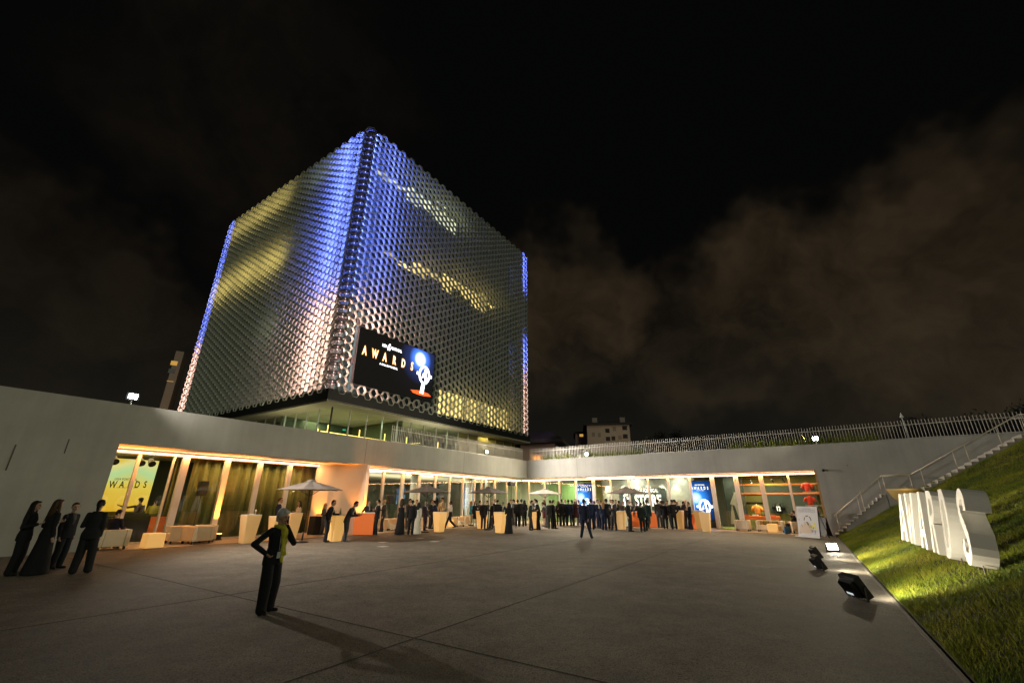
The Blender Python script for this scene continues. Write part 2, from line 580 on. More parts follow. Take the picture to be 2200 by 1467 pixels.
def blade_material():
    m = material("grass_blade", (0.07, 0.08, 0.016), 0.7, spec=0.25)
    nt = m.node_tree; b = nt.nodes["Principled BSDF"]; L = nt.links.new
    at = nt.nodes.new("ShaderNodeAttribute"); at.attribute_name = "tone"
    cr = nt.nodes.new("ShaderNodeValToRGB")
    cr.color_ramp.elements[0].color = (0.060, 0.125, 0.010, 1)
    cr.color_ramp.elements[1].color = (0.38, 0.34, 0.040, 1)
    e = cr.color_ramp.elements.new(0.5); e.color = (0.175, 0.215, 0.012, 1)
    L(at.outputs["Fac"], cr.inputs["Fac"]); L(cr.outputs[0], b.inputs["Base Color"])
    return m


M["blade"] = blade_material()


def blades(name, pts, normals_up, hmin, hmax, width, tone, kindlabel=None, parent=None):
    n = len(pts)
    pts = np.array(pts)
    h = rng.uniform(hmin, hmax, n); a = rng.uniform(0, 2 * np.pi, n)
    side = np.stack([np.cos(a), np.sin(a), np.zeros(n)], 1) * (width * rng.uniform(.6, 1.3, n))[:, None]
    b = rng.uniform(0, 2 * np.pi, n)
    lean = np.stack([np.cos(b), np.sin(b), np.zeros(n)], 1) * (h * rng.uniform(.2, .9, n))[:, None]
    tip = pts + lean + np.stack([np.zeros(n), np.zeros(n), h], 1)
    v = np.empty((n * 3, 3)); v[0::3] = pts - side; v[1::3] = pts + side; v[2::3] = tip
    me = bpy.data.meshes.new(name)
    me.vertices.add(n * 3); me.vertices.foreach_set("co", v.ravel())
    me.loops.add(n * 3); me.loops.foreach_set("vertex_index", np.arange(n * 3, dtype=np.int32))
    me.polygons.add(n); me.polygons.foreach_set("loop_start", np.arange(0, n * 3, 3, dtype=np.int32))
    me.update(calc_edges=True)
    at = me.attributes.new("tone", "FLOAT", "POINT"); at.data.foreach_set("value", np.repeat(np.clip(tone, 0, 1), 3).astype(np.float32))
    me.materials.append(M["blade"])
    ob = bpy.data.objects.new(name, me); COL.objects.link(ob)
    if parent is not None:
        ob.parent = parent
    return ob


def patch_noise(x, y):
    return (np.sin(x * 1.7 + 0.8 * np.sin(y * 2.1)) + np.sin(y * 2.6 + 1.3 * np.sin(x * 1.1)) + 0.8 * np.sin(x * 5.3 + y * 3.7)
            + 0.7 * np.sin(y * 7.9 - x * 4.1)) / 7 + 0.5


_n_bl = 330000
bs = rng.uniform(-3.2, 24.5, _n_bl * 2); bo = 0.09 + 10.4 * rng.uniform(0, 1, _n_bl * 2) ** 1.15
keep = patch_noise(bs, bo) + rng.uniform(-.45, .45, _n_bl * 2) > 0.33
keep &= ~((bs < -2.2) & (bo > .2) & (bo < 9))
bs, bo = bs[keep][:_n_bl], bo[keep][:_n_bl]
bz = np.array([bank_z(a, b) for a, b in zip(bs, bo)])
bp_ = EDGE.o + np.outer(bs, EDGE.d) + np.outer(bo, EDGE.n); bp_[:, 2] = bz - 0.01
tone = patch_noise(bs * 0.7 + 4, bo * 0.8) * 0.7 + rng.uniform(-.1, .45, len(bs))
gb = blades("grass", bp_, None, 0.035, 0.10, 0.0065, tone)
tag(gb, "short yellow green lawn grass covering the lit bank", "grass", kind="stuff")

# ------------------------------------------------------------------ the two glazed wings round the plaza
GL = 2.1                                       # the glass stands this far behind the front of the fascia
ZG = 3.45


def project(w):
    v = np.array(w, float) - ORI
    return 1100 + FPX * (v @ CX) / (v @ CZ), 733.5 + FPX * (v @ CY) / (v @ CZ)


def s_at(fr, x, off, z, lo=-2.0, hi=40.0):
    """s on the plane at depth off whose point at height z falls on picture column x"""
    for _ in range(60):
        mid = (lo + hi) / 2
        right = project(fr.p(mid, off, z))[0] > x
        if fr is LW:
            lo, hi = (mid, hi) if right else (lo, mid)
        else:
            lo, hi = (lo, mid) if right else (mid, hi)
        if fr is not LW and False:
            break
    return (lo + hi) / 2


def s_at_r(x, off, z):
    lo, hi = -3.0, 40.0
    for _ in range(60):
        mid = (lo + hi) / 2
        if project(RW.p(mid, off, z))[0] < x:
            lo = mid
        else:
            hi = mid
    return (lo + hi) / 2


M["led_warm"] = emitter("led_strip_warm", (1.0, 0.58, 0.30), 24.0)
M["led_room"] = emitter("ceiling_tube_light", (1.0, 0.86, 0.62), 7.0)
M["ceiling"] = material("ceiling_plaster", (0.62, 0.56, 0.44), 0.8)
M["hall_floor"] = material("polished_floor", (0.30, 0.27, 0.22), 0.25, noise=0.1)

wingL = empty("event_hall", LW.p(14, 0), label="long white concrete hall on the left with glass front under the fascia", cat="building")
wingR = empty("event_hall", RW.p(11, 0), label="long white concrete hall on the right behind the stairs and the crowd", cat="building")

w = MB()
w.fbox(LW, LEN_L, 56, 0, 0.45, -0.05, ZT); w.fbox(LW, 0.0, LEN_L, 0, 0.45, ZL, ZT); w.fbox(LW, LEN_L, LEN_L + 0.4, 0.45, 9, -0.05, 4.6)
wall_l = w.build("wall", M["concrete"], wingL)
w = MB()
w.fbox(RW, LEN_R, 40, 0, 0.45, -0.05, ZT); w.fbox(RW, 0.0, LEN_R, 0, 0.45, ZL, ZT); w.fbox(RW, LEN_R, LEN_R + 0.4, 0.45, 9, -0.05, 4.6)
wall_r = w.build("wall", M["concrete"], wingR)
for fr, wing, L_, ss in ((LW, wingL, LEN_L, (8.53, 17.2, 34.5)), (RW, wingR, LEN_R, (5.0,))):
    r = MB(); r.fbox(fr, -0.2, L_ + 0.2, 0.46, GL + 0.1, ZL + 0.03, ZL + 0.12)
    r.build("soffit", M["soffit"], wing)
    r = MB(); r.fbox(fr, -30 if fr is RW else -12, 56 if fr is LW else 40, 0.46, 40, ZROOF - 0.2, ZROOF)
    r.build("roof", M["slab"], wing)
    r = MB(); dz = 0.0 if fr is LW else 0.004
    r.fbox(fr, -9.0 if fr is LW else -1.85, L_, GL - 0.1, 22.0 if fr is LW else 9.0, -0.02, 0.0 - dz)
    r.build("floor", M["hall_floor"], wing)
    r = MB(); r.fbox(fr, -9.0 if fr is LW else -1.85, L_, GL + 0.12, 22.0 if fr is LW else 9.0, 3.72 + dz, 3.80)
    r.build("ceiling", M["ceiling"], wing)
    for s in ss:
        j = MB(); j.fbox(fr, s, s + 0.015, -0.003, 0.01, ZL + .002 if s < L_ else 0, ZT - .002)
        j.build("panel_joint", M["joint"], wing)
# flat dark strips painting the shade of slots in the blank left wall
for (x0, y0), (x1, y1) in (((35, 955), (13, 1010)), ((149, 943), (138, 974))):
    a_, b_ = LW.px(x0, y0), LW.px(x1, y1)
    j = MB(); j.bar(LW.p(a_[0], -.002, a_[1]), LW.p(b_[0], -.002, b_[1]), 0.05 if x0 < 100 else 0.025, 0.012, up=(0, 0, 1))
    j.build("wall_slot", M["joint"], wingL)
# led line at the head of the glass
for fr, wing, spans in ((LW, wingL, ((0.2 - GL, 16.9), (18.75, LEN_L - .02))), (RW, wingR, ((-GL + .2, LEN_R - .15),))):
    for a_, b_ in spans:
        e = MB(); e.fbox(fr, a_, b_, GL - 0.16, GL - 0.09, 3.505, 3.54)
        e.build("led_strip", M["led_warm"], wing)
        c0 = fr.p((a_ + b_) / 2, GL - .22, 3.5)
        ll = lamp('led_strip_light', 'AREA', c0, 15.0 * (b_ - a_), (1.0, 0.40, 0.11), shape='RECTANGLE', size=b_ - a_, size_y=.06)
        ll.rotation_euler = (0, 0, fr.yaw())
        e = MB(); e.fbox(fr, a_, b_, GL - 0.07, GL + 0.09, ZG, 3.62)
        e.build("head_rail", M["bronze"], wing)
        e = MB(); e.fbox(fr, a_, b_, GL - 0.07, GL + 0.09, 0.0, 0.06)
        e.build("sill_rail", M["frame"], wing)

# slanted white wall between the two glass fronts of the left hall
bl = MB(); q = [LW.p(18.72, GL + .1), LW.p(16.95, 0.02), LW.p(16.75, 0.02), LW.p(16.75, GL + .1)]
bl.loft([[p + UP * z for p in q] for z in (0.0, ZL + 0.025)])
bl.build("end_wall", M["white"], wingL)
# right end reveal of the right hall
rv = MB(); rv.fbox(RW, LEN_R - 0.12, LEN_R - 0.003, 0.05, GL + .3, 0, ZL)
rv.build("reveal", M["wood"], wingR)

L_MULL = [(301, .10), (376, .05), (401, .26), (490, .22), (560, .20), (624, .20)]
L_MULL2 = [(825, .12), (866, .20), (902, .14), (936, .08), (966.6, .08), (995, .13), (1019.6, .08), (1034.6, .06), (1063, .14), (1089, .08), (1108, .10)]
R_MULL = [(1137, .10), (1170, .12), (1202, .14), (1237.5, .16), (1275, .26), (1311, .10), (1350, .10), (1392, .12), (1434.6, .12), (1481, .16),
          (1529, .26), (1580, .26), (1634, .24), (1692, .13)]
SL1 = [18.72] + sorted(s_at(LW, x, GL, ZG) for x, _ in L_MULL) + [LEN_L]
SL2 = [-GL] + sorted(s_at(LW, x, GL, ZG) for x, _ in L_MULL2) + [16.75]
SR = [-GL] + sorted(s_at_r(x, GL, ZG) for x, _ in R_MULL) + [LEN_R]
for fr, wing, ss, ws in ((LW, wingL, SL1, [w_ for _, w_ in L_MULL][::-1]), (LW, wingL, SL2, [w_ for _, w_ in L_MULL2][::-1]), (RW, wingR, SR, [w_ for _, w_ in R_MULL])):
    for s, w_ in zip(ss[1:-1], ws):
        m_ = MB()
        m_.fbox(fr, s - w_ / 2, s + w_ / 2, GL - 0.10, GL + 0.10, 0.06, ZG)
        if w_ > .22:
            m_.fbox(fr, s - w_ / 2 - .03, s - w_ / 2 - .002, GL - .02, GL + .05, 0.06, ZG)
        m_.build("mullion", M["frame"], wing)
    for a_, b_ in zip(ss[:-1], ss[1:]):
        p_ = MB(); p_.fbox(fr, a_ + 0.03, b_ - 0.03, GL - 0.006, GL + 0.006, 0.06, ZG)
        p_.build("window_pane", M["glass"], wing)

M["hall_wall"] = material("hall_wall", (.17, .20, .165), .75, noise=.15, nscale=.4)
# ------------------------------------------------------------------ inside the left hall
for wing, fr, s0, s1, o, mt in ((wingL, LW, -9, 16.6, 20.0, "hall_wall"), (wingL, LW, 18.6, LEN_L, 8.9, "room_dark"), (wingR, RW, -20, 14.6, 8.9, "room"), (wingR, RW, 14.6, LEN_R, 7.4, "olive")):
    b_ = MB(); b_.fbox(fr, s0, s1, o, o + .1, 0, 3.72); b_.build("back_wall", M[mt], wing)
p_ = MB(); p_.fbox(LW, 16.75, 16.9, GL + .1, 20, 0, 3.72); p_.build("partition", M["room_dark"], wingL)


def curtain(fr, s0, s1, off, z0, z1, mat, wing, waves=13.0, amp=0.10):
    n = int((s1 - s0) * 26); rows = [[], []]
    for i in range(n + 1):
        s = s0 + (s1 - s0) * i / n
        o = off + amp * math.sin(s * waves) + amp * .5 * math.sin(s * waves * 2.3 + 1)
        rows[0].append(fr.p(s, o, z0)); rows[1].append(fr.p(s + .02 * math.sin(s * 3), off + (o - off) * .8, z1))
    mb = MB(); mb.add(rows[0] + rows[1], [(i, i + 1, n + 2 + i, n + 1 + i) for i in range(n)])
    ob = mb.build("curtain", mat, wing, smooth=True)
    sd = ob.modifiers.new("thick", "SOLIDIFY"); sd.thickness = 0.012
    return ob


M["curtain"] = material("olive_curtain", (0.20, 0.175, 0.055), 0.85, noise=0.2, nscale=3)
curtain(LW, 17.3, 24.6, GL + 0.75, 0.03, 3.5, M["curtain"], wingL)
curtain(LW, 25.1, 26.2, 6.6, 0.03, 3.5, M["curtain"], wingL)
curtain(LW, 24.6, 25.0, GL + 1.6, 0.03, 3.5, M["curtain"], wingL)


def gradient_screen(name, stops, axis_len):
    """a lit screen whose picture is a colour wash from bottom to top"""
    m = bpy.data.materials.new(name); m.use_nodes = True
    nt = m.node_tree; nt.nodes.clear()
    o = nt.nodes.new("ShaderNodeOutputMaterial"); e = nt.nodes.new("ShaderNodeEmission")
    tc = nt.nodes.new("ShaderNodeTexCoord"); sp = nt.nodes.new("ShaderNodeSeparateXYZ")
    nz = _n(nt, "ShaderNodeTexNoise", Scale=0.7, Detail=1.0)
    dv = _n(nt, "ShaderNodeMath", operation="DIVIDE"); dv.inputs[1].default_value = axis_len * 1.25
    ad = _n(nt, "ShaderNodeMath", operation="MULTIPLY_ADD"); ad.inputs[1].default_value = 0.35
    cr = nt.nodes.new("ShaderNodeValToRGB")
    els = cr.color_ramp.elements
    els[0].position, els[0].color = stops[0][0], (*stops[0][1], 1)
    els[1].position, els[1].color = stops[-1][0], (*stops[-1][1], 1)
    for p, c in stops[1:-1]:
        k = els.new(p); k.color = (*c, 1)
    L = nt.links.new
    L(tc.outputs["Object"], sp.inputs[0]); L(sp.outputs["Z"], dv.inputs[0]); L(tc.outputs["Object"], nz.inputs["Vector"])
    L(nz.outputs["Fac"], ad.inputs[0]); L(dv.outputs[0], ad.inputs[2]); L(ad.outputs[0], cr.inputs[0])
    L(cr.outputs[0], e.inputs[0]); e.inputs[1].default_value = 1.0
    L(e.outputs[0], o.inputs[0])
    return m


# projection screen with the black lettering
SCR_O = 6.0
sa = s_at(LW, 322, SCR_O, 1.9); sb = s_at(LW, 150, SCR_O, 1.9)
M["dj_screen"] = gradient_screen("stage_screen", [(0.45, (0.88, 0.45, 0.03)), (0.68, (0.95, 0.66, 0.10)), (0.84, (0.58, 0.78, 0.36)), (0.95, (0.98, 0.80, 0.30)), (1.0, (0.95, 0.62, 0.08))], 3.4)
sc_ = MB(); sc_.fbox(LW, sa, sb, SCR_O, SCR_O + .08, 1.15, 3.5)
scr = sc_.build("stage_screen", M["dj_screen"], loc=LW.p((sa + sb) / 2, SCR_O))
tag(scr, "yellow and green lit stage screen with black lettering behind the glass", "screen")
M["ink"] = material("black_print", (0.01, 0.01, 0.01), 0.6)
lt = MB()
for ch, x in zip("AWARDS", (204, 242.5, 262, 279, 295, 312)):
    s, z = LW.px(x, 1040, SCR_O)
    put_text(lt, ch, 0.30, LW.p(s, SCR_O - 0.012, z - .15), -LW.d, UP, -LW.n, sx=.62, bold=.02)
s, z = LW.px(271, 1029, SCR_O); put_text(lt, "LIGA PORTUGAL", 0.10, LW.p(s, SCR_O - 0.012, z - .05), -LW.d, UP, -LW.n, sx=.8, bold=.01)
s, z = LW.px(271, 1047.5, SCR_O); put_text(lt, "A GALA DO FUTEBOL", 0.05, LW.p(s, SCR_O - 0.012, z - .02), -LW.d, UP, -LW.n, spacing=1.4)
lo = lt.build("lettering", M["ink"]); lo.parent = scr; lo.matrix_parent_inverse = Matrix.Translation(-scr.location)

# disc jockey table with a black cloth
dj = empty("stage_table", LW.p(26.0, 3.6), label="table under a black pleated cloth in front of the stage screen", cat="table")
n_ = 60; rg = []
for zz in (0.0, 0.55, 1.02):
    rr = []
    for i in range(n_):
        t = i / n_ * 4
        e_, f_ = int(t), t - int(t)
        c_ = [(-1.15, -.35), (1.15, -.35), (1.15, .35), (-1.15, .35)]
        x = c_[e_][0] + (c_[(e_ + 1) % 4][0] - c_[e_][0]) * f_; y = c_[e_][1] + (c_[(e_ + 1) % 4][1] - c_[e_][1]) * f_
        k = 1 + (.035 * math.sin(i * 2.4) + .03) * (1.02 - zz)
        rr.append(LW.p(26.0 + x * k, 3.6 + y * k, zz))
    rg.append(rr)
t_ = MB(); t_.loft(rg); t_.build("cloth", M["black_cloth"], dj)
t_ = MB(); t_.fbox(LW, 25.6, 26.5, 3.4, 3.8, 1.02, 1.11); t_.fbox(LW, 25.75, 25.95, 3.45, 3.7, 1.11, 1.14); t_.fbox(LW, 26.15, 26.35, 3.45, 3.7, 1.11, 1.14)
t_.build("mixing_desk", M["dark"], dj)
t_ = MB(); t_.fbox(LW, 24.98, 25.55, 3.2, 3.23, 0.02, 0.98); t_.build("front_panel", M["orange"], dj)

# loudspeaker on a stand inside the glass
sp_ = empty("loudspeaker", LW.p(24.2, GL + .35), label="small black loudspeaker on a tripod stand behind the curtain glass", cat="loudspeaker")
t_ = MB(); t_.fbox(LW, 23.95, 24.3, GL + .2, GL + .5, 1.85, 2.5); t_.build("cabinet", M["dark"], sp_, bevel=.02)
t_ = MB(); b0 = LW.p(24.12, GL + .35); t_.tube(b0 + UP * .5, b0 + UP * 1.85, .018)
for k in range(3):
    a = k * 2.1; t_.tube(b0 + UP * .55, b0 + np.array([.28 * math.cos(a), .28 * math.sin(a), .01]), .012)
t_.build("stand", M["dark"], sp_)

# stage spotlights hanging under the hall ceiling
for s, o in ((25.75, 4.4), (26.15, 4.4), (27.1, 4.4)):
    e_ = empty("stage_spotlight", LW.p(s, o, 3.72), label={25.75: "black stage spotlight hanging at the right edge of the yellow screen", 26.15: "black stage spotlight hanging just left of its twin over the screen", 27.1: "black stage spotlight hanging over the left part of the screen"}[s], cat="spotlight", group="spotlights over the stage screen")
    t_ = MB(); t_.tube(LW.p(s, o, 3.72), LW.p(s, o, 3.5), .02); t_.bar(LW.p(s - .16, o, 3.5), LW.p(s + .16, o, 3.5), .03); t_.build("bracket", M["dark"], e_)
    t_ = MB(); t_.tube(LW.p(s, o - .16, 3.22), LW.p(s, o + .18, 3.42), .15, .1, 12); t_.build("housing", M["dark"], e_)

# hall lights
for k, (s, o, ln) in enumerate(((15.0, 4.2, 2.6), (13.9, 5.6, 3.6), (10.0, 4.6, 3.2), (6.6, 6.4, 3.0), (3.6, 4.2, 2.6), (0.2, 5.2, 3.4))):
    t_ = MB(); t_.fbox(LW, s - ln / 2, s + ln / 2, o, o + .09, 3.66, 3.71); t_.build("ceiling_light", M["led_room"], wingL)
for k, (s, o) in enumerate(((12.6, 3.6), (12.0, 5.0), (1.8, 3.4))):
    t_ = MB(); t_.fbox(LW, s - .5, s + .5, o, o + .45, 3.66, 3.71); t_.build("ceiling_light", M["led_room"], wingL)
for s0, s1 in ((19.2, 20.9), (21.0, 22.7), (22.8, 24.4)):
    c0 = LW.p((s0 + s1) / 2, GL + .38, 3.42)
    ll = lamp('curtain_fill', 'AREA', c0, 13, (1, .74, .34), aim=c0 - UP + LW.n * .25, shape='RECTANGLE', size=1.6, size_y=.1)  # added fill between glass and curtain to brighten the folds
    ll.rotation_euler.z = LW.yaw()
for s, e_, c_ in ((13, 190, (1, .92, .74)), (6, 190, (1, .94, .72)), (-1, 330, (.9, 1, .62)), (26.4, 70, (1, .62, .25)), (21.5, 60, (1, .72, .35))):
    lamp("hall_ceiling_lamp", "AREA", LW.p(s, 5.2 if s < 17 else 4.2, 3.6), e_, c_, aim=LW.p(s, 5.2 if s < 17 else 4.2, 0), shape="RECTANGLE", size=2.0, size_y=2.0)
for s in (14.5, 10.5, 6.5, 2.5, -3):
    lamp('hall_ceiling_fill', 'AREA', LW.p(s, 9.5, 2.3), 120, (1, .90, .66), aim=LW.p(s, 9.5, 4), shape='RECTANGLE', size=2.5, size_y=6)  # added upward fill that brightens the hall ceiling, no real fitting
# round white column inside the corner hall
t_ = MB(); t_.tube(LW.p(9.3, 4.2), LW.p(9.3, 4.2, 3.72), .28, n=24); t_.build("column", M["white"], wingL, smooth=True)
t_ = MB(); t_.tube(LW.p(3.2, 3.9), LW.p(3.2, 3.9, 3.72), .30, n=24); t_.build("column", M["white"], wingL, smooth=True)
t_ = MB(); t_.tube(LW.p(1.2, 3.4), LW.p(1.2, 3.4, 3.72), .22, n=24); t_.build("column", M["white"], wingL, smooth=True)

# ------------------------------------------------------------------ inside the right hall
M["grey_wall"] = material("grey_display_wall", (0.42, 0.43, 0.38), 0.75, noise=0.08)
rA, rB, rC = SR[5], SR[10], SR[11]
t_ = MB(); t_.fbox(RW, rA + .05, rB - .1, 3.6, 3.75, 0, 3.72); t_.build("display_wall", M["grey_wall"], wingR)
M["sign_dark"] = material("sign_panel", (0.03, 0.045, 0.045), 0.4)
M["sign_white"] = material("sign_letter", (0.85, 0.85, 0.82), 0.5, emit=(1, 1, .95), estr=1.1)  # emission stands in for the spotlights' light on the letters
so_ = 3.52
s0, z1 = RW.px(1329, 1049, so_); s1, _ = RW.px(1429, 1048, so_)
sign = empty("shop_sign", RW.p((s0 + s1) / 2, so_), label="dark rounded wall sign reading LIGA PORTUGAL STORE in white letters", cat="sign")


def rrect(x0, x1, y0, y1, r, n=6):
    pts = []
    for cx, cy, a0 in ((x1 - r, y0 + r, -90), (x1 - r, y1 - r, 0), (x0 + r, y1 - r, 90), (x0 + r, y0 + r, 180)):
        for i in range(n + 1):
            a = R(a0 + 90 * i / n); pts.append((cx + r * math.cos(a), cy + r * math.sin(a)))
    return pts


z1 = min(z1, 2.95)
t_ = MB(); t_.prism(rrect(s0, s1, 1.15, z1, .16), RW.o, RW.d, UP, RW.n, .06); 
t_.v = [tuple(np.array(v) + RW.n * so_) for v in t_.v]
t_.build("panel", M["sign_dark"], sign)
W_ = s1 - s0
t_ = MB(); put_text(t_, "STORE", .82, RW.p(s0 + W_ * .62, so_ - .02, 1.46), RW.d, UP, -RW.n, sx=.62, bold=.035)
put_text(t_, "LIGA PORTUGAL", .27, RW.p(s0 + W_ * .62, so_ - .02, 2.48), RW.d, UP, -RW.n, sx=.62, bold=.02)
t_.build("lettering", M["sign_white"], sign)


def bolt_mark(mb, o, X, Y, N, w, h, mat=0):
    """the slashed double wing mark beside the lettering"""
    for poly in (((.0, .0), (.42, .0), (.30, .62), (.16, .40)), ((.16, .62), (.62, 1.0), (.98, 1.0), (.66, .62), (1.0, .10), (.74, .0), (.48, .58))):
        mb.prism([(a * w, b * h) for a, b in poly], o, X, Y, N, .02, mat)


t_ = MB(); bolt_mark(t_, RW.p(s0 + W_ * .06, so_ - .02, 1.35), RW.d, UP, -RW.n, W_ * .20, 1.35); t_.build("emblem", M["sign_white"], sign)

# spotlights washing the display wall
for k, x in enumerate((1301, 1335, 1363, 1387, 1417, 1446)):
    s, _ = RW.px(x, 1030, 3.2)
    e_ = empty("track_spotlight", RW.p(s, 3.15, 3.72), label="black track spotlight over the grey display wall, %s" % ("leftmost of the six", "second of six from the left", "third of six, left of the sign middle", "fourth of six, above STORE", "fifth of six, above the sign's right end", "rightmost of the six")[k], cat="spotlight", group="spotlights over the display wall")
    t_ = MB(); t_.tube(RW.p(s, 3.15, 3.72), RW.p(s, 3.15, 3.6), .012); t_.tube(RW.p(s, 3.1, 3.62), RW.p(s, 3.22, 3.46), .045, .045, 10); t_.build("housing", M["dark"], e_)
    lamp("track_spotlight_beam", "SPOT", RW.p(s, 3.2, 3.44), 330 if k in (0, 2, 3) else 210, (1, .84, .55), aim=RW.p(s, 3.6, 2.1), spot_size=R(62), spot_blend=.7, shadow_soft_size=.03)
for s, o, e_, c_ in ((1.5, 5.0, 330, (.92, 1, .58)), (-4, 5, 300, (1, .95, .6)), (8.5, 2.8, 80, (1, .93, .75)), (12, 2.8, 70, (1, .93, .75)), (17.8, 4.6, 210, (1, .88, .5)), (15.2, 5.2, 60, (1, .9, .6)), (19.8, 3.4, 90, (1, .85, .5))):
    lamp("shop_ceiling_lamp", "AREA", RW.p(s, o, 3.62), e_, c_, aim=RW.p(s, o, 0), shape="RECTANGLE", size=1.2, size_y=1.2)
M["green_wall"] = material("green_partition", (0.16, 0.24, 0.10), 0.6, noise=0.1)
t_ = MB(); t_.fbox(RW, -1.9, 2.6, 6.5, 6.6, 0, 3.5); t_.build("green_partition", M["green_wall"], wingR)
t_ = MB(); t_.fbox(RW, 2.7, rA - .1, 5.0, 5.1, 0, 3.4); t_.build("yellow_partition", M["olive"], wingR)
for s, o, ln in ((0.5, 4.0, 2.4), (2.6, 5.0, 2.6), (5.2, 3.2, 2.0), (7.5, 2.6, 2.6)):
    t_ = MB(); t_.fbox(RW, s - ln / 2, s + ln / 2, o, o + .08, 3.66, 3.71); t_.build("ceiling_light", M["led_room"], wingR)

# lit vertical screens standing behind the glass
M["scr_white"] = emitter("screen_white", (1, .97, 1), 3.2)
M["scr_warm"] = emitter("screen_letter", (1.0, .86, .62), 2.6)


def halo_screen(name, centre, stops, scale):
    """screen picture: coloured light falling off round a bright spot (object space)"""
    m = bpy.data.materials.new(name); m.use_nodes = True
    nt = m.node_tree; nt.nodes.clear(); L = nt.links.new
    o = nt.nodes.new("ShaderNodeOutputMaterial"); e = nt.nodes.new("ShaderNodeEmission")
    tc = nt.nodes.new("ShaderNodeTexCoord")
    sb_ = _n(nt, "ShaderNodeVectorMath", operation="SUBTRACT"); sb_.inputs[1].default_value = tuple(centre)
    ln = _n(nt, "ShaderNodeVectorMath", operation="LENGTH")
    dv = _n(nt, "ShaderNodeMath", operation="DIVIDE", use_clamp=True); dv.inputs[1].default_value = scale
    cr = nt.nodes.new("ShaderNodeValToRGB"); els = cr.color_ramp.elements
    els[0].position, els[0].color = stops[0][0], (*stops[0][1], 1)
    els[1].position, els[1].color = stops[-1][0], (*stops[-1][1], 1)
    for p, c in stops[1:-1]:
        k = els.new(p); k.color = (*c, 1)
    L(tc.outputs["Object"], sb_.inputs[0]); L(sb_.outputs[0], ln.inputs[0]); L(ln.outputs["Value"], dv.inputs[0])
    L(dv.outputs[0], cr.inputs[0]); L(cr.outputs[0], e.inputs[0]); L(e.outputs[0], o.inputs[0])
    return m


def trophy(mb, o, X, Y, N, r, mat=0, stem=True):
    """ring shaped cup: ring, two ears, slash mark inside, stem"""
    n = 40
    for i in range(n):
        a0, a1 = 2 * math.pi * i / n, 2 * math.pi * (i + 1) / n
        mb.prism([(r * math.cos(a0) * .80, r * math.sin(a0)), (r * math.cos(a1) * .80, r * math.sin(a1)),
                  (r * .70 * math.cos(a1) * .78, r * .74 * math.sin(a1)), (r * .70 * math.cos(a0) * .78, r * .74 * math.sin(a0))], o, X, Y, N, .012, mat)
    for sg in (-1, 1):
        xs = sorted((sg * .78 * r, sg * 1.08 * r)); mb.prism([(xs[0], -.16 * r), (xs[1], -.16 * r), (xs[1], .16 * r), (xs[0], .16 * r)], o, X, Y, N, .012, mat)
    for poly in (((-.02, .62), (.20, .62), (.34, -.66), (.14, -.70)), ((-.40, -.42), (-.16, .26), (-.12, -.34)), ((.18, .5), (.42, .42), (.30, .25))):
        mb.prism([(a * r, b * r) for a, b in poly], o, X, Y, N, .012, mat)
    if stem:
        mb.prism([(-.30 * r, -1.0 * r), (.16 * r, -1.0 * r), (.06 * r, -2.0 * r), (-.46 * r, -2.0 * r)], o, X, Y, N, .012, mat)


BLUE = [(0.0, (1.6, 1.8, 2.4)), (0.13, (.9, 1.4, 2.4)), (0.24, (.06, .42, 1.5)), (0.5, (.012, .09, .42)), (1.0, (.004, .014, .05))]
for x0, x1, lab in ((1239.5, 1273, "blue lit upright screen behind the walking man with a white ring cup"), (1484, 1527, "blue lit upright screen beside the right bar with a white ring cup")):
    o_ = GL + .35
    s0, _ = RW.px(x0, 1060, o_); s1, _ = RW.px(x1, 1060, o_)
    W_ = s1 - s0; c_ = (s0 + s1) / 2
    root = empty("display_screen", RW.p(c_, o_), label=lab, cat="screen")
    z0, z1 = .55, 3.2
    t_ = MB(); t_.fbox(RW, s0 - .04, s1 + .04, o_ + .01, o_ + .14, 0.0, z1 + .05); t_.build("casing", M["dark"], root)
    ctr = RW.p(c_ - .26 * W_, o_, 2.05) - np.array(root.location)
    mt = halo_screen("display_picture", ctr, BLUE, 1.9)
    t_ = MB(); t_.fbox(RW, s0, s1, o_, o_ + .008, z0, z1); t_.build("picture", mt, root)
    t_ = MB(); trophy(t_, RW.p(c_ + .12 * W_, o_ - .004, 1.45), RW.d, UP, -RW.n, .46 * W_ * .8); t_.build("cup_image", M["scr_white"], root)
    t_ = MB()
    for i, ch in enumerate("AWARDS"):
        put_text(t_, ch, .20, RW.p(c_ + (i - 2.5) * W_ * .155, o_ - .004, 2.62), RW.d, UP, -RW.n, sx=.6, bold=.03)
    put_text(t_, "LIGA PORTUGAL", .085, RW.p(c_, o_ - .004, 2.90), RW.d, UP, -RW.n, sx=.75, bold=.02)
    put_text(t_, "A GALA DO FUTEBOL", .05, RW.p(c_, o_ - .004, 2.53), RW.d, UP, -RW.n, sx=.8)
    t_.build("lettering", M["scr_warm"], root)
    lamp("display_glow", "AREA", RW.p(c_, o_ - .05, 1.9), 26, (.25, .5, 1), aim=RW.p(c_, -4, 1.6), shape="RECTANGLE", size=W_, size_y=2.2)

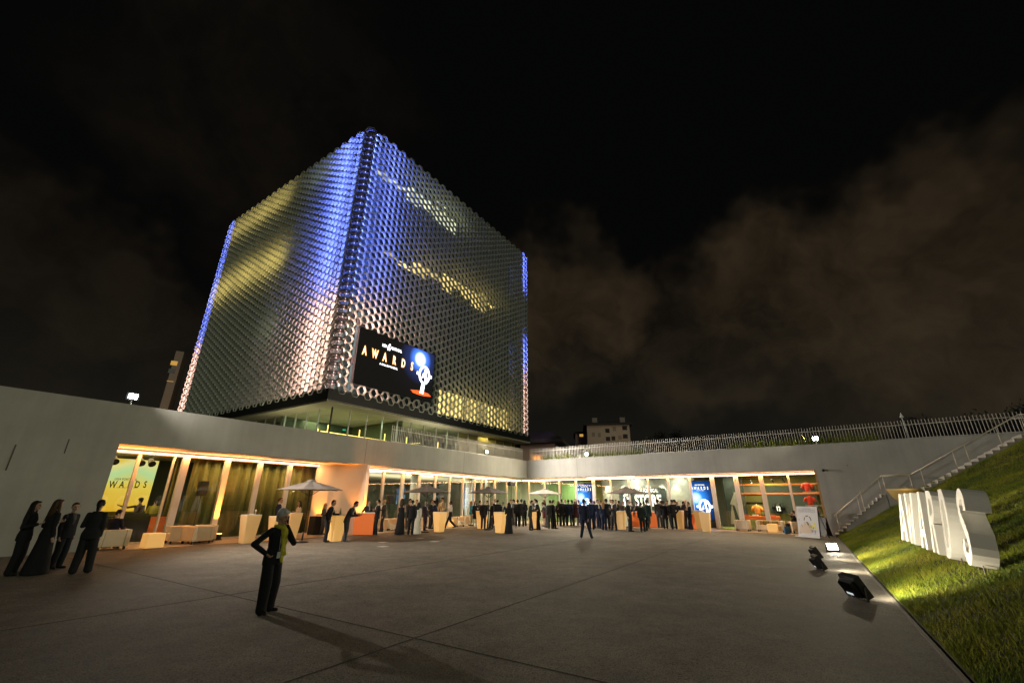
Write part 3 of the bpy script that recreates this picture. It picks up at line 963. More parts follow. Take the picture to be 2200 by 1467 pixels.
# sports shop at the right end
o_ = 7.3
t_ = MB()
X0, X1 = 15.6, LEN_R - .1
for z in (1.55 + .78, 2.95):
    t_.fbox(RW, X0, X1, 5.2, 5.28, z, z + .09)
for s in (X0, 17.3):
    t_.fbox(RW, s, s + .09, 5.29, 5.36, 0, 3.04)
frame_ = t_.build("shop_rail_frame", M["orange"], loc=RW.p(17, 5.2))
tag(frame_, "orange steel rail frame standing along the back of the shop", "display frame")
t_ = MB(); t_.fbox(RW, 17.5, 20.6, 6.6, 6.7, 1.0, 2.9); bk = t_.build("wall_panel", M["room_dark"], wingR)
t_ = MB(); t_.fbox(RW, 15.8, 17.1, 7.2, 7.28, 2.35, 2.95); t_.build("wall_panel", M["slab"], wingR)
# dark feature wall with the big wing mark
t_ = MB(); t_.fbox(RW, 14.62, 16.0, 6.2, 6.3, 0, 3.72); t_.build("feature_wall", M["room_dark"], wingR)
t_ = MB(); bolt_mark(t_, RW.p(14.75, 6.17, .2), RW.d, UP, -RW.n, .95, 2.3); t_.build("wall_mark", M["slab"], wingR)
t_ = MB()
for k in range(7):
    a = .16 * k
    for (p, q) in (((15.25 + a * .5, 2.5 - a * .15), (15.55 + a * .6, 1.75)), ((15.55 + a * .6, 1.75), (15.2 + a * .5, 1.55 - a * .2)), ((15.2 + a * .5, 1.55 - a * .2), (15.6 + a * .4, .5))):
        t_.bar(RW.p(p[0], 6.185, p[1]), RW.p(q[0], 6.185, q[1]), .018, .01)
t_.build("wall_line", M["slab"], wingR)
t_ = MB(); t_.fbox(RW, 14.7, 15.9, GL + .15, 4.5, 0.001, .06); tf = t_.build("artificial_turf_mat", material("turf_mat", (.22, .36, .02), .9, noise=.2, nscale=20)); tag(tf, "bright green turf mat on the shop floor", "mat")
# ceiling track with spots
t_ = MB(); t_.bar(RW.p(16, 4.2, 3.35), RW.p(19.4, 4.2, 3.35), .03); t_.tube(RW.p(16.6, 4.2, 3.35), RW.p(16.6, 4.2, 3.72), .012); t_.tube(RW.p(19, 4.2, 3.35), RW.p(19, 4.2, 3.72), .012)
trk = t_.build("light_track", M["dark"], loc=RW.p(17.7, 4.2, 3.35)); tag(trk, "black ceiling light track running across the sports shop", "light track")
for k, s in enumerate((16.2, 16.9, 17.6, 18.3, 19.0)):
    t_ = MB(); t_.tube(RW.p(s, 4.2, 3.33), RW.p(s, 4.2, 3.28), .012); t_.tube(RW.p(s - .05, 4.15, 3.3), RW.p(s + .03, 4.3, 3.12), .05, .05, 10)
    hb = t_.build("track_spotlight", M["dark"], loc=RW.p(s, 4.2, 3.3))
    tag(hb, ("leftmost black spotlight on the shop's ceiling track", "second black spotlight from the left on the shop's ceiling track", "middle black spotlight on the shop's ceiling track", "fourth black spotlight from the left on the shop's ceiling track", "rightmost black spotlight on the shop's ceiling track")[k], "spotlight", "spotlights on the shop track")
    if k in (1, 2):
        t_ = MB(); t_.tube(RW.p(s + .032, 4.305, 3.114), RW.p(s + .036, 4.325, 3.09), .035, .035, 10); ln_ = t_.build("lens", emitter("spot_lens", (1, .95, .8), 12)); ln_.parent = hb; ln_.matrix_parent_inverse = Matrix.Translation(-hb.location)
# low orange display table
tb = empty("display_table", RW.p(17.0, 4.2), label="orange display table with folded shirts inside the shop", cat="table")
t_ = MB(); t_.fbox(RW, 15.95, 18.3, 3.8, 4.7, .62, .86); t_.build("table_top", M["orange"], tb, bevel=.02)
for s in (16.0, 18.2):
    for o in (3.88, 4.6):
        t_ = MB(); t_.fbox(RW, s, s + .06, o, o + .06, 0, .62); t_.build("leg", M["dark"], tb)
for i in range(4):
    t_ = MB(); t_.fbox(RW, 16.1 + i * .55, 16.45 + i * .55, 4.0, 4.35, .861, .93 + .02 * (i % 2)); fo = t_.build("folded_shirt", (M["red"], M["white"], M["dark"], M["red"])[i], loc=RW.p(16.27 + i * .55, 4.17, .86), bevel=.015)
    tag(fo, ("folded red shirt at the left end of the orange table", "folded white shirt on the orange table", "folded black shirt on the orange table", "folded red shirt at the right end of the orange table")[i], "shirt", "folded shirts on the shop table")


def torso(mb, base, fr, sc=1.0, mat=0, arms=True):
    """headless shirt shape: lofted chest with two sleeves"""
    prof = [(0.0, .17, .11), (.12, .165, .11), (.30, .19, .12), (.46, .215, .12), (.54, .16, .09), (.58, .07, .06)]
    rings = []
    for z, rx, ry in prof:
        rings.append([base + fr.d * rx * sc * math.cos(t) + fr.n * ry * sc * math.sin(t) + UP * z * sc for t in [2 * math.pi * i / 16 for i in range(16)]])
    mb.loft(rings, mat)
    if arms:
        for sg in (-1, 1):
            mb.tube(base + fr.d * sg * .19 * sc + UP * .48 * sc, base + fr.d * sg * .33 * sc + UP * .22 * sc, .075 * sc, .085 * sc, 10, mat)


# mannequin in the shop and shirts on shelves
mq = empty("mannequin", RW.p(16.9, 3.55), label="headless mannequin in an orange and white shirt behind the display table", cat="mannequin")
t_ = MB(); torso(t_, RW.p(16.9, 5.0, .95), RW, 1.1); t_.build("shirt", material("orange_shirt", (.85, .35, .08), .8, noise=.2), mq, smooth=True)
t_ = MB(); t_.tube(RW.p(16.9, 5.0, 1.55), RW.p(16.9, 5.0, 1.66), .05, .03); t_.tube(RW.p(16.9, 5.0), RW.p(16.9, 5.0, .96), .03); t_.build("stand", M["white"], mq)
js = empty("football_shirt", RW.p(18.1, 6.4, 1.0), label="black football shirt with white number 12 hanging on the dark panel", cat="shirt")
t_ = MB(); torso(t_, RW.p(18.1, 6.45, 1.05), RW, 1.15); t_.build("fabric", M["dark"], js, smooth=True)
t_ = MB(); put_text(t_, "12", .3, RW.p(18.1, 6.27, 1.2), RW.d, UP, -RW.n, sx=.7, bold=.03); t_.build("number", M["sign_white"], js)
for k, (z, lab) in enumerate(((2.45, "red football shirt on the upper shelf by the right reveal"), (1.62, "red football shirt under the upper shelf by the right reveal"), (1.05, "red football shirt lowest of three by the right reveal"))):
    b0 = RW.p(20.35, 3.2, z)
    t_ = MB(); torso(t_, b0, RW, .95); tag(t_.build("football_shirt", M["red"], loc=b0, smooth=True), lab, "shirt", "red shirts at the shop's right end")
    t_ = MB(); t_.fbox(RW, 20.05, 20.95, 3.0, 3.5, z - .06, z - .005); tag(t_.build("wall_shelf", M["slab"], loc=b0), "pale wall shelf carrying the %s red shirt" % ("upper", "middle", "lowest")[k], "shelf", "shelves at the shop's right end")
# hanging word strip above the table
t_ = MB(); t_.fbox(RW, 15.7, 17.25, 6.9, 6.95, 1.62, 1.78); hs = t_.build("word_strip", M["dark"], loc=RW.p(16.5, 6.9, 1.7)); tag(hs, "narrow black word strip on the shop's back wall", "sign")
# ------------------------------------------------------------------ the honeycomb clad tower
_T = gp(705, 838, 9.5)
_tt = at_dist(795, 275, _T)[2]
_r = gp(1137, 560, _tt)[:2]; _l = gp(487, 490, _tt)[:2]
_d1, _d2 = unit(_r - _T[:2]), unit(_l - _T[:2])
TR = Frame(_T[:2], _d1, (-_d1[1], _d1[0]))      # right face, s from the near corner
TL = Frame(_T[:2], _d2, (_d2[1], -_d2[0]))      # left face
SIDE = float(np.linalg.norm(_r - _T[:2]))
HR = 0.41; HH = math.sqrt(3) * HR; ZB = 9.45; NROW = 37
M["clad"] = material("grey_cladding", (0.50, 0.52, 0.45), 0.45, spec=0.5, noise=0.06, nscale=0.6)
M["clad_unlit"] = material("unlit_corner_panel", (0.16, 0.15, 0.135), 0.35)  # cladding copy painted dark because the corner cells lie unlit
M["core_glass"] = material("dark_curtain_glass", (0.016, 0.035, 0.038), 0.08, spec=0.8)
M["slab_dark"] = material("dark_band", (0.012, 0.012, 0.012), 0.6)
tower = empty("honeycomb_tower", _T * np.array([1, 1, 0]), label="tall cube tower clad in grey hexagon cells lit blue and pink at the corners", cat="tower")

SX0, SX1, SZ0, SZ1 = 2.05, 11.05, 10.5, 15.45     # the big screen sits here on the right face


def hex_ring(mb, c, X, N, r, th, depth):
    """one open hexagonal tube; flat top, front rim at c, going depth along N"""
    ang = [R(60 * k) for k in range(6)]
    fo = [c + X * r * math.cos(a) + UP * r * math.sin(a) for a in ang]
    ri = r - th / math.cos(R(30))
    fi = [c + X * ri * math.cos(a) + UP * ri * math.sin(a) for a in ang]
    bo = [p + N * depth for p in fo]; bi = [p + N * depth for p in fi]
    b = mb.nv
    mb.v.extend(map(tuple, fo + fi + bo + bi)); mb.nv += 24
    for k in range(6):
        j = (k + 1) % 6
        mb.f += [(b + k, b + j, b + 6 + j, b + 6 + k), (b + 6 + k, b + 6 + j, b + 18 + j, b + 18 + k),
                 (b + k, b + 12 + k, b + 12 + j, b + j), (b + 12 + k, b + 18 + k, b + 18 + j, b + 12 + j)]
        mb.m += [0] * 4


ncol = int((SIDE - 1.5) / (1.5 * HR))
for fr, nm in ((TR, "right"), (TL, "left")):
    mb = MB()
    for i in range(ncol):
        s = 0.80 + HR + 1.5 * HR * i
        for k in range(NROW):
            z = ZB + HH * (k + .5) + (HH / 2 if i % 2 else 0)
            if fr is TR and SX0 - .25 < s < SX1 + .25 and SZ0 - .25 < z < SZ1 + .25:
                continue
            dep = .28
            hex_ring(mb, fr.p(s, 0.0, z), fr.d, fr.n, HR - .006, .028, dep)
    mb.build("cladding", M["clad"], tower)
# folded cells on the three visible corners, painted dark as if unlit
def corner_col(P, X, N, r=.44):
    mb = MB()
    for k in range(NROW):
        hex_ring(mb, P + UP * (ZB + HH * (k + .75)), X, N, r, .05, .45)
    mb.build("corner_cladding", M["clad_unlit"], tower)
_c = (TR.d + TL.d); _c /= np.linalg.norm(_c)
_x = (TR.d - TL.d); _x /= np.linalg.norm(_x)
corner_col(_T * np.array([1, 1, 0]) + _c * .40, _x, _c, .56)
_eR = TR.p(SIDE, 0); _cc = unit(-TR.d + TR.n); _xx = unit(TR.d + TR.n)
corner_col(_eR + _cc * .38, _xx, _cc)
_eL = TL.p(SIDE, 0); _cc2 = unit(-TL.d + TL.n); _xx2 = unit(TL.d + TL.n)
corner_col(_eL + _cc2 * .38, _xx2, _cc2)

CAV = 1.3                                         # depth of the dark glass behind the cells
ZTOP = ZB + HH * (NROW + .5)
core = MB()
pts = [TR.p(CAV, 0) + TL.d * CAV, TR.p(SIDE - CAV, 0) + TL.d * CAV, TR.p(SIDE - CAV, 0) + TL.d * (SIDE - CAV), TR.p(CAV, 0) + TL.d * (SIDE - CAV)]
core.loft([[p + UP * z for p in pts] for z in (8.9, ZTOP - .4)])
core.build("glass_core", M["core_glass"], tower)
# storey slabs and mullions in front of the glass
for k in range(8):
    z = 9.0 + 3.55 * k
    sl = MB()
    for fr in (TR, TL):
        sl.fbox(fr, 1.0, SIDE - .6, CAV - .12, CAV - .01, z, z + .5)
    sl.build("floor_band", M["slab_dark"], tower)
# floor edge closing the cavity below and the roof rim above
for z0, z1 in ((8.85, 9.1),):
    sl = MB()
    for fr in (TR, TL):
        sl.fbox(fr, 0.12, SIDE - .1, .10, .30, 8.72, 9.72)
    sl.build("base_band", M["slab_dark"], tower)
M["soffit_lit"] = material("podium_soffit", (0.55, 0.50, 0.36), 0.7)
sl = MB()
a_ = [TR.p(.1, 0) + TL.d * .1, TR.p(SIDE, 0) + TL.d * .1, TR.p(SIDE, 0) + TL.d * SIDE, TR.p(.1, 0) + TL.d * SIDE]
sl.loft([[p + UP * z for p in a_] for z in (8.70, 8.86)])
sl.build("podium_soffit", M["soffit_lit"], tower)

# rooms with the lights on
def room_light(name, strength, color):
    m = bpy.data.materials.new(name); m.use_nodes = True
    nt = m.node_tree; nt.nodes.clear(); L = nt.links.new
    o = nt.nodes.new("ShaderNodeOutputMaterial"); e = nt.nodes.new("ShaderNodeEmission")
    tc = nt.nodes.new("ShaderNodeTexCoord"); nz = _n(nt, "ShaderNodeTexNoise", Scale=0.55, Detail=3.0)
    mr = _n(nt, "ShaderNodeMapRange"); mr.inputs["From Min"].default_value = .35; mr.inputs["From Max"].default_value = .65
    mr.inputs["To Min"].default_value = .45 * strength; mr.inputs["To Max"].default_value = 1.35 * strength
    L(tc.outputs["Object"], nz.inputs["Vector"]); L(nz.outputs["Fac"], mr.inputs["Value"]); L(mr.outputs[0], e.inputs[1])
    e.inputs[0].default_value = (*color, 1); L(e.outputs[0], o.inputs[0])
    return m


M["room_y"] = room_light("lit_office_yellow", 1.25, (1, .74, .22)); M["room_yl"] = room_light("lit_office_amber", 4.2, (1, .74, .22))
M["room_p"] = room_light("lit_office_pale", .9, (.95, 1, .62))
M["room_y2"] = room_light("lit_office_half", .65, (1, .76, .26)); M["room_y3"] = room_light("lit_office_low", .32, (1, .78, .3))
M["room_dim"] = room_light("lit_office_dim", .8, (.9, 1, .6))
LIT = [(TR, 2.2, 6.2, 32.0, 33.0, "room_p"), (TR, 6.3, 10.2, 31.9, 33.8, "room_p"), (TR, 10.3, 14.2, 31.9, 34.6, "room_p"),
       (TR, 4.2, 7.8, 23.85, 24.6, "room_y"), (TR, 7.9, 12.4, 23.9, 25.3, "room_y"), (TR, 12.5, 17.4, 23.9, 25.9, "room_y"), (TR, 17.5, 22.4, 23.9, 26.4, "room_y"),
       (TR, 13.0, 17.2, 9.7, 12.5, "room_y"), (TR, 17.4, 21.4, 9.7, 12.5, "room_y"), (TR, 21.6, 25.6, 9.7, 12.4, "room_y"), (TR, 26.0, 27.2, 9.7, 10.3, "room_y"),
       (TL, 12.5, 19.5, 32.6, 34.9, "room_y"), (TL, 19.7, 26.5, 32.6, 34.7, "room_y"), (TL, 3.2, 9.0, 32.4, 34.6, "room_dim"),
       (TL, 11.0, 16.5, 23.9, 26.3, "room_y"), (TL, 16.7, 22.0, 23.9, 26.5, "room_y"), (TL, 22.2, 28.2, 23.9, 26.0, "room_y"), (TL, 9.6, 13.0, 15.8, 17.6, "room_dim")]
for fr, s0, s1, z0, z1, mt in LIT:
    nw = max(1, round((s1 - s0) / (1.9 if fr is TR else 3.4)))
    for i in range(nw):
        a, b = s0 + (s1 - s0) * i / nw, s0 + (s1 - s0) * (i + 1) / nw
        zb, zt = z0 + random.choice((0, 0, .25, .5)) * (z1 - z0) * (fr is TR and z0 > 15), z1 - random.choice((0, 0, .2, .35)) * (z1 - z0) * (fr is TR and z0 > 15)
        q = MB(); q.fbox(fr, a + .05, b - .05, CAV - .09, CAV - .012, zb, zt)
        key = "room_yl" if fr is TL and mt == "room_y" else mt
        if fr is TR and mt == "room_y":
            key = random.choice(("room_y", "room_y2", "room_y", "room_y3") if z0 > 15 else ("room_y", "room_y", "room_y", "room_y2"))
        q.build("lit_window", M[key], tower)

# led tubes in the cavity behind the cells at the corners
M["led_blue"] = emitter("led_tube_blue", (.42, .45, 1.0), 3.0)
M["led_pink"] = emitter("led_tube_pink", (1.0, .62, .60), 3.0)
BLUEC, PINKC = (.115, .17, 1.0), (1.0, .56, .50)
def dashes(P, z0, z1, mt, rad=.022):
    q = MB(); k = 0
    while z0 + k * HH < z1:
        za = z0 + k * HH; q.tube(P + UP * za, P + UP * min(za + .34, z1), rad, n=6); k += 1
    q.build("led_tube", M[mt], tower)
ZC = 17.9
Pn = _T * np.array([1, 1, 0])
dash_p = TR.p(.50, .42)
dashes(dash_p, ZC, ZTOP - .6, "led_blue"); dashes(dash_p, 9.4, ZC - .3, "led_pink")
OFF = 1.02
STRIPS = []
for fr in (TR, TL):
    STRIPS += [(fr, .22, OFF, ZC, ZTOP - .2, BLUEC, 1500 if fr is TL else 1000, 1), (fr, .22, OFF, 9.5, ZC, PINKC, 620, 1),
               (fr, 2.4, OFF + .1, ZC + .6, ZTOP - .2, BLUEC, 1300 if fr is TL else 750, 1), (fr, 2.4, OFF + .1, 9.5, ZC - .6, PINKC, 460, 1)]  # inner strips added to carry the corner wash farther along the face
STRIPS += [(TR, SIDE - 1.75, OFF, 29.9, ZTOP - .2, BLUEC, 420, 1), (TR, SIDE - 1.75, OFF, 18.0, 22.3, BLUEC, 320, 1), (TR, SIDE - 1.75, OFF, 9.5, 18.0, PINKC, 220, 1),
           (TL, SIDE - 2.2, OFF, 18.2, ZTOP - .2, BLUEC, 800, 1), (TL, SIDE - 2.2, OFF, 9.5, 18.2, PINKC, 420, 1)]
for fr, s, o, z0, z1, c, e_, sg in STRIPS:
    p = fr.p(s, o, (z0 + z1) / 2)
    lp = lamp("led_wash_and_fill", "AREA", p, e_, c, shape="RECTANGLE", size=.22, size_y=z1 - z0)
    zax = -fr.d * sg - fr.n * -.25 * 0
    zax = -(fr.d * 1.0 - fr.n * .35); zax /= np.linalg.norm(zax)
    yax = UP; xax = np.cross(yax, zax)
    lp.matrix_world = Matrix(((xax[0], yax[0], zax[0], p[0]), (xax[1], yax[1], zax[1], p[1]), (xax[2], yax[2], zax[2], p[2]), (0, 0, 0, 1)))
for z0, z1, mt in ((29.9, ZTOP - .5, "led_blue"), (18.0, 22.3, "led_blue"), (9.6, 17.8, "led_pink")):
    dashes(TR.p(SIDE - .95, .45), z0, z1, mt)

# glazed storey under the cells
PG = 1.65
nP = 15
sR = np.linspace(PG, SIDE - 2.0, nP + 1)
for fr in (TR, TL):
    for i in range(nP):
        if fr is TR and i >= 9:
            break
        q = MB(); q.fbox(fr, sR[i] + .04, sR[i + 1] - .04, PG, PG + .02, ZROOF + .05, 8.66)
        q.build("podium_pane", M["glass"], tower)
    for i in range(nP + 1):
        q = MB(); q.fbox(fr, sR[i] - .032, sR[i] + .032, PG - .06, PG + .06, ZROOF, 8.69)
        q.build("podium_mullion", M["steel"] if i else M["dark"], tower)
q = MB(); q.fbox(TR, sR[0], SIDE, 9.0, 9.1, ZROOF, 8.69); q.build("podium_wall", material("podium_wall", (.07, .10, .07), .7, noise=.15), tower)
q = MB(); q.fbox(TL, sR[0], SIDE, 9.0, 9.1, ZROOF, 8.69); q.build("podium_wall", material("podium_side_wall", (.10, .11, .05), .7, noise=.15), tower)
q = MB(); q.fbox(TR, sR[9] + .02, SIDE - 1, PG + .1, PG + .2, ZROOF, 8.68)
q.build("podium_wall", M["olive"], tower)
M["led_yellow"] = emitter("handrail_light", (1, .66, .14), 5.0)
q = MB(); q.bar(TR.p(2.2, 3.6, 7.0), TR.p(11.5, 3.6, 6.95), .06); q.bar(TR.p(11.5, 3.6, 6.95), TR.p(13.4, 3.6, 7.25), .05); q.build("handrail_light", M["led_yellow"], tower)
q = MB()
for s in (2.4, 5.5, 8.3, 11.0, 13.3, 15.4):
    q.bar(TR.p(s, 3.0, 6.4), TR.p(s, 3.0, 7.5), .05)
q.build("wall_light", M["led_yellow"], tower)
q = MB(); q.bar(TL.p(4.0, 3.4, 6.2), TL.p(7.5, 3.4, 6.3), .05); q.bar(TL.p(4.4, 2.4, 6.4), TL.p(4.4, 2.4, 7.3), .06); q.bar(TL.p(8.8, 2.4, 6.4), TL.p(8.8, 2.4, 7.2), .06); q.build("handrail_light", M["led_yellow"], tower)
q = MB(); q.fbox(TR, 4.5, 4.8, 4.0, 4.05, 7.4, 7.53); q.build("exit_sign", emitter("exit_sign_green", (.1, .9, .45), .5), tower)
for s, o, e_, c_ in ((5, 5, 190, (.75, 1, .62)), (12, 5, 190, (.85, 1, .55)), (22, 1.0, 90, (1, .8, .3))):
    lamp("podium_ceiling_lamp", "AREA", TR.p(s, o, 8.6), e_, c_, aim=TR.p(s, o, 0), shape="RECTANGLE", size=3, size_y=1.2)
lamp("podium_ceiling_lamp", "AREA", TL.p(8, 5, 8.6), 130, (1, .9, .45), aim=TL.p(8, 5, 0), shape="RECTANGLE", size=4, size_y=1.2)
lamp("terrace_lamp", "SPOT", TR.p(12, -1.5, ZROOF + .3), 620, (1, .95, .75), aim=TR.p(13, 1.2, 8.9), spot_size=R(150), spot_blend=.8, shadow_soft_size=.1)
lamp("terrace_lamp", "SPOT", TL.p(5, -1.5, ZROOF + .3), 300, (1, .92, .6), aim=TL.p(6, 1.2, 8.9), spot_size=R(150), spot_blend=.8, shadow_soft_size=.1)

# the big screen
scr2 = empty("led_billboard", TR.p((SX0 + SX1) / 2, .1, SZ0), label="large dark led billboard with glowing AWARDS letters on the tower face", cat="billboard")
q = MB(); q.fbox(TR, SX0, SX1, .06, .34, SZ0, SZ1); q.build("casing", M["dark"], scr2)
ctr = TR.p(SX0 + 7.1, .05, SZ0 + 3.95) - np.array(scr2.location)
mt = halo_screen("billboard_picture", ctr, [(0.0, (2.2, 2.3, 2.6)), (.10, (1.6, 1.9, 2.6)), (.19, (.12, .34, 1.5)), (.34, (.025, .04, .14)), (.6, (.012, .011, .011)), (1, (.010, .009, .007))], 4.2)
q = MB(); q.fbox(TR, SX0 + .04, SX1 - .04, .045, .055, SZ0 + .04, SZ1 - .04); q.build("picture", mt, scr2)
M["bb_warm"] = emitter("billboard_letter", (1.0, .72, .42), 3.2)
M["bb_rim"] = emitter("billboard_letter_rim", (1.0, .36, .03), 1.2)
M["bb_red"] = emitter("billboard_red", (1.0, .10, .02), 2.2)
q = MB(); qr = MB()
for i, ch in enumerate("AWARDS"):
    s = SX0 + .72 + i * 1.075
    put_text(q, ch, .74, TR.p(s, .035, SZ0 + 2.66), TR.d, UP, -TR.n, sx=.55, bold=.015)
    put_text(qr, ch, .77, TR.p(s, .041, SZ0 + 2.645), TR.d, UP, -TR.n, sx=.58, bold=.06)
q.build("lettering", M["bb_warm"], scr2); qr.build("letter_glow", M["bb_rim"], scr2)
q = MB()
put_text(q, "LIGA", .25, TR.p(SX0 + 2.72, .035, SZ0 + 3.92), TR.d, UP, -TR.n, sx=.7, bold=.03)
put_text(q, "PORTUGAL", .25, TR.p(SX0 + 4.05, .035, SZ0 + 3.92), TR.d, UP, -TR.n, sx=.7, bold=.03)
bolt_mark(q, TR.p(SX0 + 3.02, .035, SZ0 + 3.72), TR.d, UP, -TR.n, .34, .62)
put_text(q, "A GALA DO FUTEBOL", .17, TR.p(SX0 + 3.4, .035, SZ0 + 2.22), TR.d, UP, -TR.n, sx=.85, bold=.02)
trophy(q, TR.p(SX0 + 7.75, .035, SZ0 + 2.55), TR.d, UP, -TR.n, .92)
q.build("cup_image", M["scr_white"], scr2)
q = MB()
n = 30
q.prism([(1.25 * math.cos(2 * math.pi * i / n) * (1 + .12 * math.sin(i * 5)), .20 * math.sin(2 * math.pi * i / n)) for i in range(n)], TR.p(SX0 + 7.5, .040, SZ0 + .72), TR.d, UP, -TR.n, .004)
q.build("cup_ground", M["bb_red"], scr2)

# ------------------------------------------------------------------ parapet railings and floodlights
M["rail"] = material("galvanised_bar", (0.62, 0.58, 0.52), 0.4, metal=0.2)
def railing(name, fr, s0, s1, off, z0, h, pitch, lab):
    root = empty(name, fr.p((s0 + s1) / 2, off, z0), label=lab, cat="railing")
    b = MB(); n = int(abs(s1 - s0) / pitch)
    for i in range(n + 1):
        s = s0 + (s1 - s0) * i / n
        b.fbox(fr, s - .012, s + .012, off - .03, off + .03, z0, z0 + h)
    tag(b.build("baluster", M["rail"], root), kind="stuff")
    b = MB(); b.fbox(fr, s0, s1, off - .006, off + .006, z0 + h - .26, z0 + h - .22); b.fbox(fr, s0, s1, off - .006, off + .006, z0 + .04, z0 + .08)
    b.build("rail", M["rail"], root)
    return root
railing("parapet_railing", LW, 0.25, 15.2, .30, ZT, 1.05, .145, "vertical bar railing on the left hall's parapet below the tower")
railing("parapet_railing", RW, 0.15, 36, .30, ZT, 1.05, .145, "long vertical bar railing along the right hall's parapet")

M["flood_lens"] = emitter("floodlight_lens", (.93, 1.0, .92), 120.0)
flab = ("bright floodlight on the left parapet above the long haired women", "small bright floodlight in front of the left railing near the corner",
        "bright floodlight in the grasses beside the inner corner", "bright floodlight in the grasses above the shop's right end")
for k, (fr, s, z) in enumerate(FLOOD):
    root = empty("floodlight", fr.p(s, .15, ZT), label=flab[k], cat="floodlight", group="floodlights on the parapets")
    q = MB(); q.fbox(fr, s - .2, s + .2, .02, .12, z - .14, z + .16); q.build("housing", M["dark"], root)
    q = MB(); q.fbox(fr, s - .13, s + .13, .0, .015, z - .07, z + .10); q.build("lens", M["flood_lens"], root)
    q = MB(); q.bar(fr.p(s, .07, ZT), fr.p(s, .07, z - .14), .05); q.build("bracket", M["steel"], root)

# tall grasses planted behind the right parapet
gp_ = []; gt = []
for s0, s1, n, hh in ((1.5, 10.5, 2600, .75), (16.5, 24.5, 2600, .6)):
    s = rng.uniform(s0, s1, n); o = rng.uniform(.12, 1.1, n)
    for a_, b_ in zip(s, o):
        gp_.append(RW.p(a_, b_, ZT - .1)); gt.append(rng.uniform(.2, .75))
ob = blades("ornamental_grass", gp_, None, .25, .8, .014, np.array(gt))
tag(ob, "tufts of tall green grass growing along the right parapet", "grass", kind="stuff")
# lit wooden planter by the corner
pr = empty("wooden_bench", RW.p(.8, .75, ZROOF), label="orange lit slatted wooden box seat behind the corner railing", cat="bench")
q = MB()
for i in range(9):
    q.fbox(RW, .15 + i * .14, .26 + i * .14, .62, .66, ZT - .1, ZT + .48)
q.build("slat", M["wood"], pr)
q = MB(); q.fbox(RW, .12, 1.42, .6, 1.1, ZT + .481, ZT + .54); q.build("seat", M["wood"], pr)
lamp("bench_light", "POINT", RW.p(.8, .5, ZT + .25), 10, (1, .5, .15), shadow_soft_size=.1)

# ------------------------------------------------------------------ what stands behind
def block(name, fr, s0, s1, o0, o1, z0, z1, mat, lab, cat, wins, roof=None, wmat="win_dark"):
    root = empty(name, fr.p((s0 + s1) / 2, (o0 + o1) / 2, 0), label=lab, cat=cat)
    q = MB(); q.fbox(fr, s0, s1, o0, o1, z0, z1); q.build("wall", M[mat], root)
    if roof:
        q = MB(); q.fbox(fr, s0 - roof, s1 + roof, o0 - roof, o1 + roof, z1, z1 + .5)
        a_ = [fr.p(s0 - roof, o0 - roof, z1 + .5), fr.p(s1 + roof, o0 - roof, z1 + .5), fr.p(s1 + roof, o1 + roof, z1 + .5), fr.p(s0 - roof, o1 + roof, z1 + .5)]
        m_ = sum(a_) / 4 + UP * roof * 1.2
        b_ = [m_ + (p - m_) * .35 + UP * 0 for p in a_]
        for p in b_:
            p[2] = z1 + .5 + roof * 1.2
        q.loft([a_, b_]); q.build("roof", M["roof_dark"], root)
    for (a, b, zz0, zz1, mt) in wins:
        f_ = MB(); f_.fbox(fr, a, b, o0 - .06, o0 - .01, zz0, zz1); w_ = f_.build("window", M[mt], root)
    return root


M["far_wall"] = material("far_render", (.36, .30, .24), .85, noise=.12, nscale=.3)
M["far_wall2"] = material("far_render_brown", (.30, .24, .18), .85, noise=.12, nscale=.3)
M["roof_dark"] = material("dark_roof", (.02, .018, .016), .8)
M["win_dark"] = material("dark_window", (.02, .022, .022), .3)
M["win_dim"] = material("shuttered_window", (.2, .17, .13), .6)
M["win_lit"] = emitter("lit_window", (1, .55, .12), .55)


def ffr(x, y, dist, yaw):
    d0 = ray(x, y); d0 = d0 / math.hypot(d0[0], d0[1]) * dist
    d = np.array([math.cos(yaw), math.sin(yaw)])
    return Frame((d0[0], d0[1]), d, (-d[1], d[0]))


# apartment house beyond the right hall
A1 = ffr(1302, 960, 120, R(-8))
s0, _ = A1.px(1262, 940); s1, zt_ = A1.px(1352, 915); zb_ = 4.0
zt_ = A1.px(1310, 913)[1]
wins = []
for x, y, w_, mt in ((1305, 925, 8, "win_dark"), (1342, 919, 9, "win_dark"), (1306.5, 942.5, 8, "win_dark"), (1318, 941.5, 7, "win_dark"), (1332, 939.5, 6, "win_dim"), (1343.5, 937, 9, "win_dark"),
                     (1275, 933, 6, "win_dim"), (1288, 934, 5, "win_dim"), (1320, 921, 6, "win_dim")):
    a, z = A1.px(x, y); k = w_ * .068
    wins.append((a - k, a + k, z - .55, z + .55, mt))
apt = block("apartment_house", A1, s0, s1, 0, 12, zb_, zt_, "far_wall", "far pale apartment house with dark windows above the right railing", "building", wins, roof=.8)
q = MB()
for x in (1279, 1340):
    a, z = A1.px(x, 905); q.fbox(A1, a - .7, a + .7, 3, 4.4, zt_ + .5, zt_ + 2.6)
q.build("chimney", M["far_wall"], apt)
A2 = ffr(1250, 950, 124, R(-8))
s0, z_ = A2.px(1236, 932); s1, _ = A2.px(1261, 932)
a, z = A2.px(1249, 935)
block("apartment_house", A2, s0, s1, 0, 10, zb_, z_, "far_wall2", "lower end house with one orange lit window left of the far apartments", "building", [(a - .5, a + .5, z - .35, z + .35, "win_lit")], roof=.5)
lamp("street_lamp_glow", "POINT", A1.p(s1 + 2, -14, 14), 1300, (1, .72, .42), shadow_soft_size=.5)
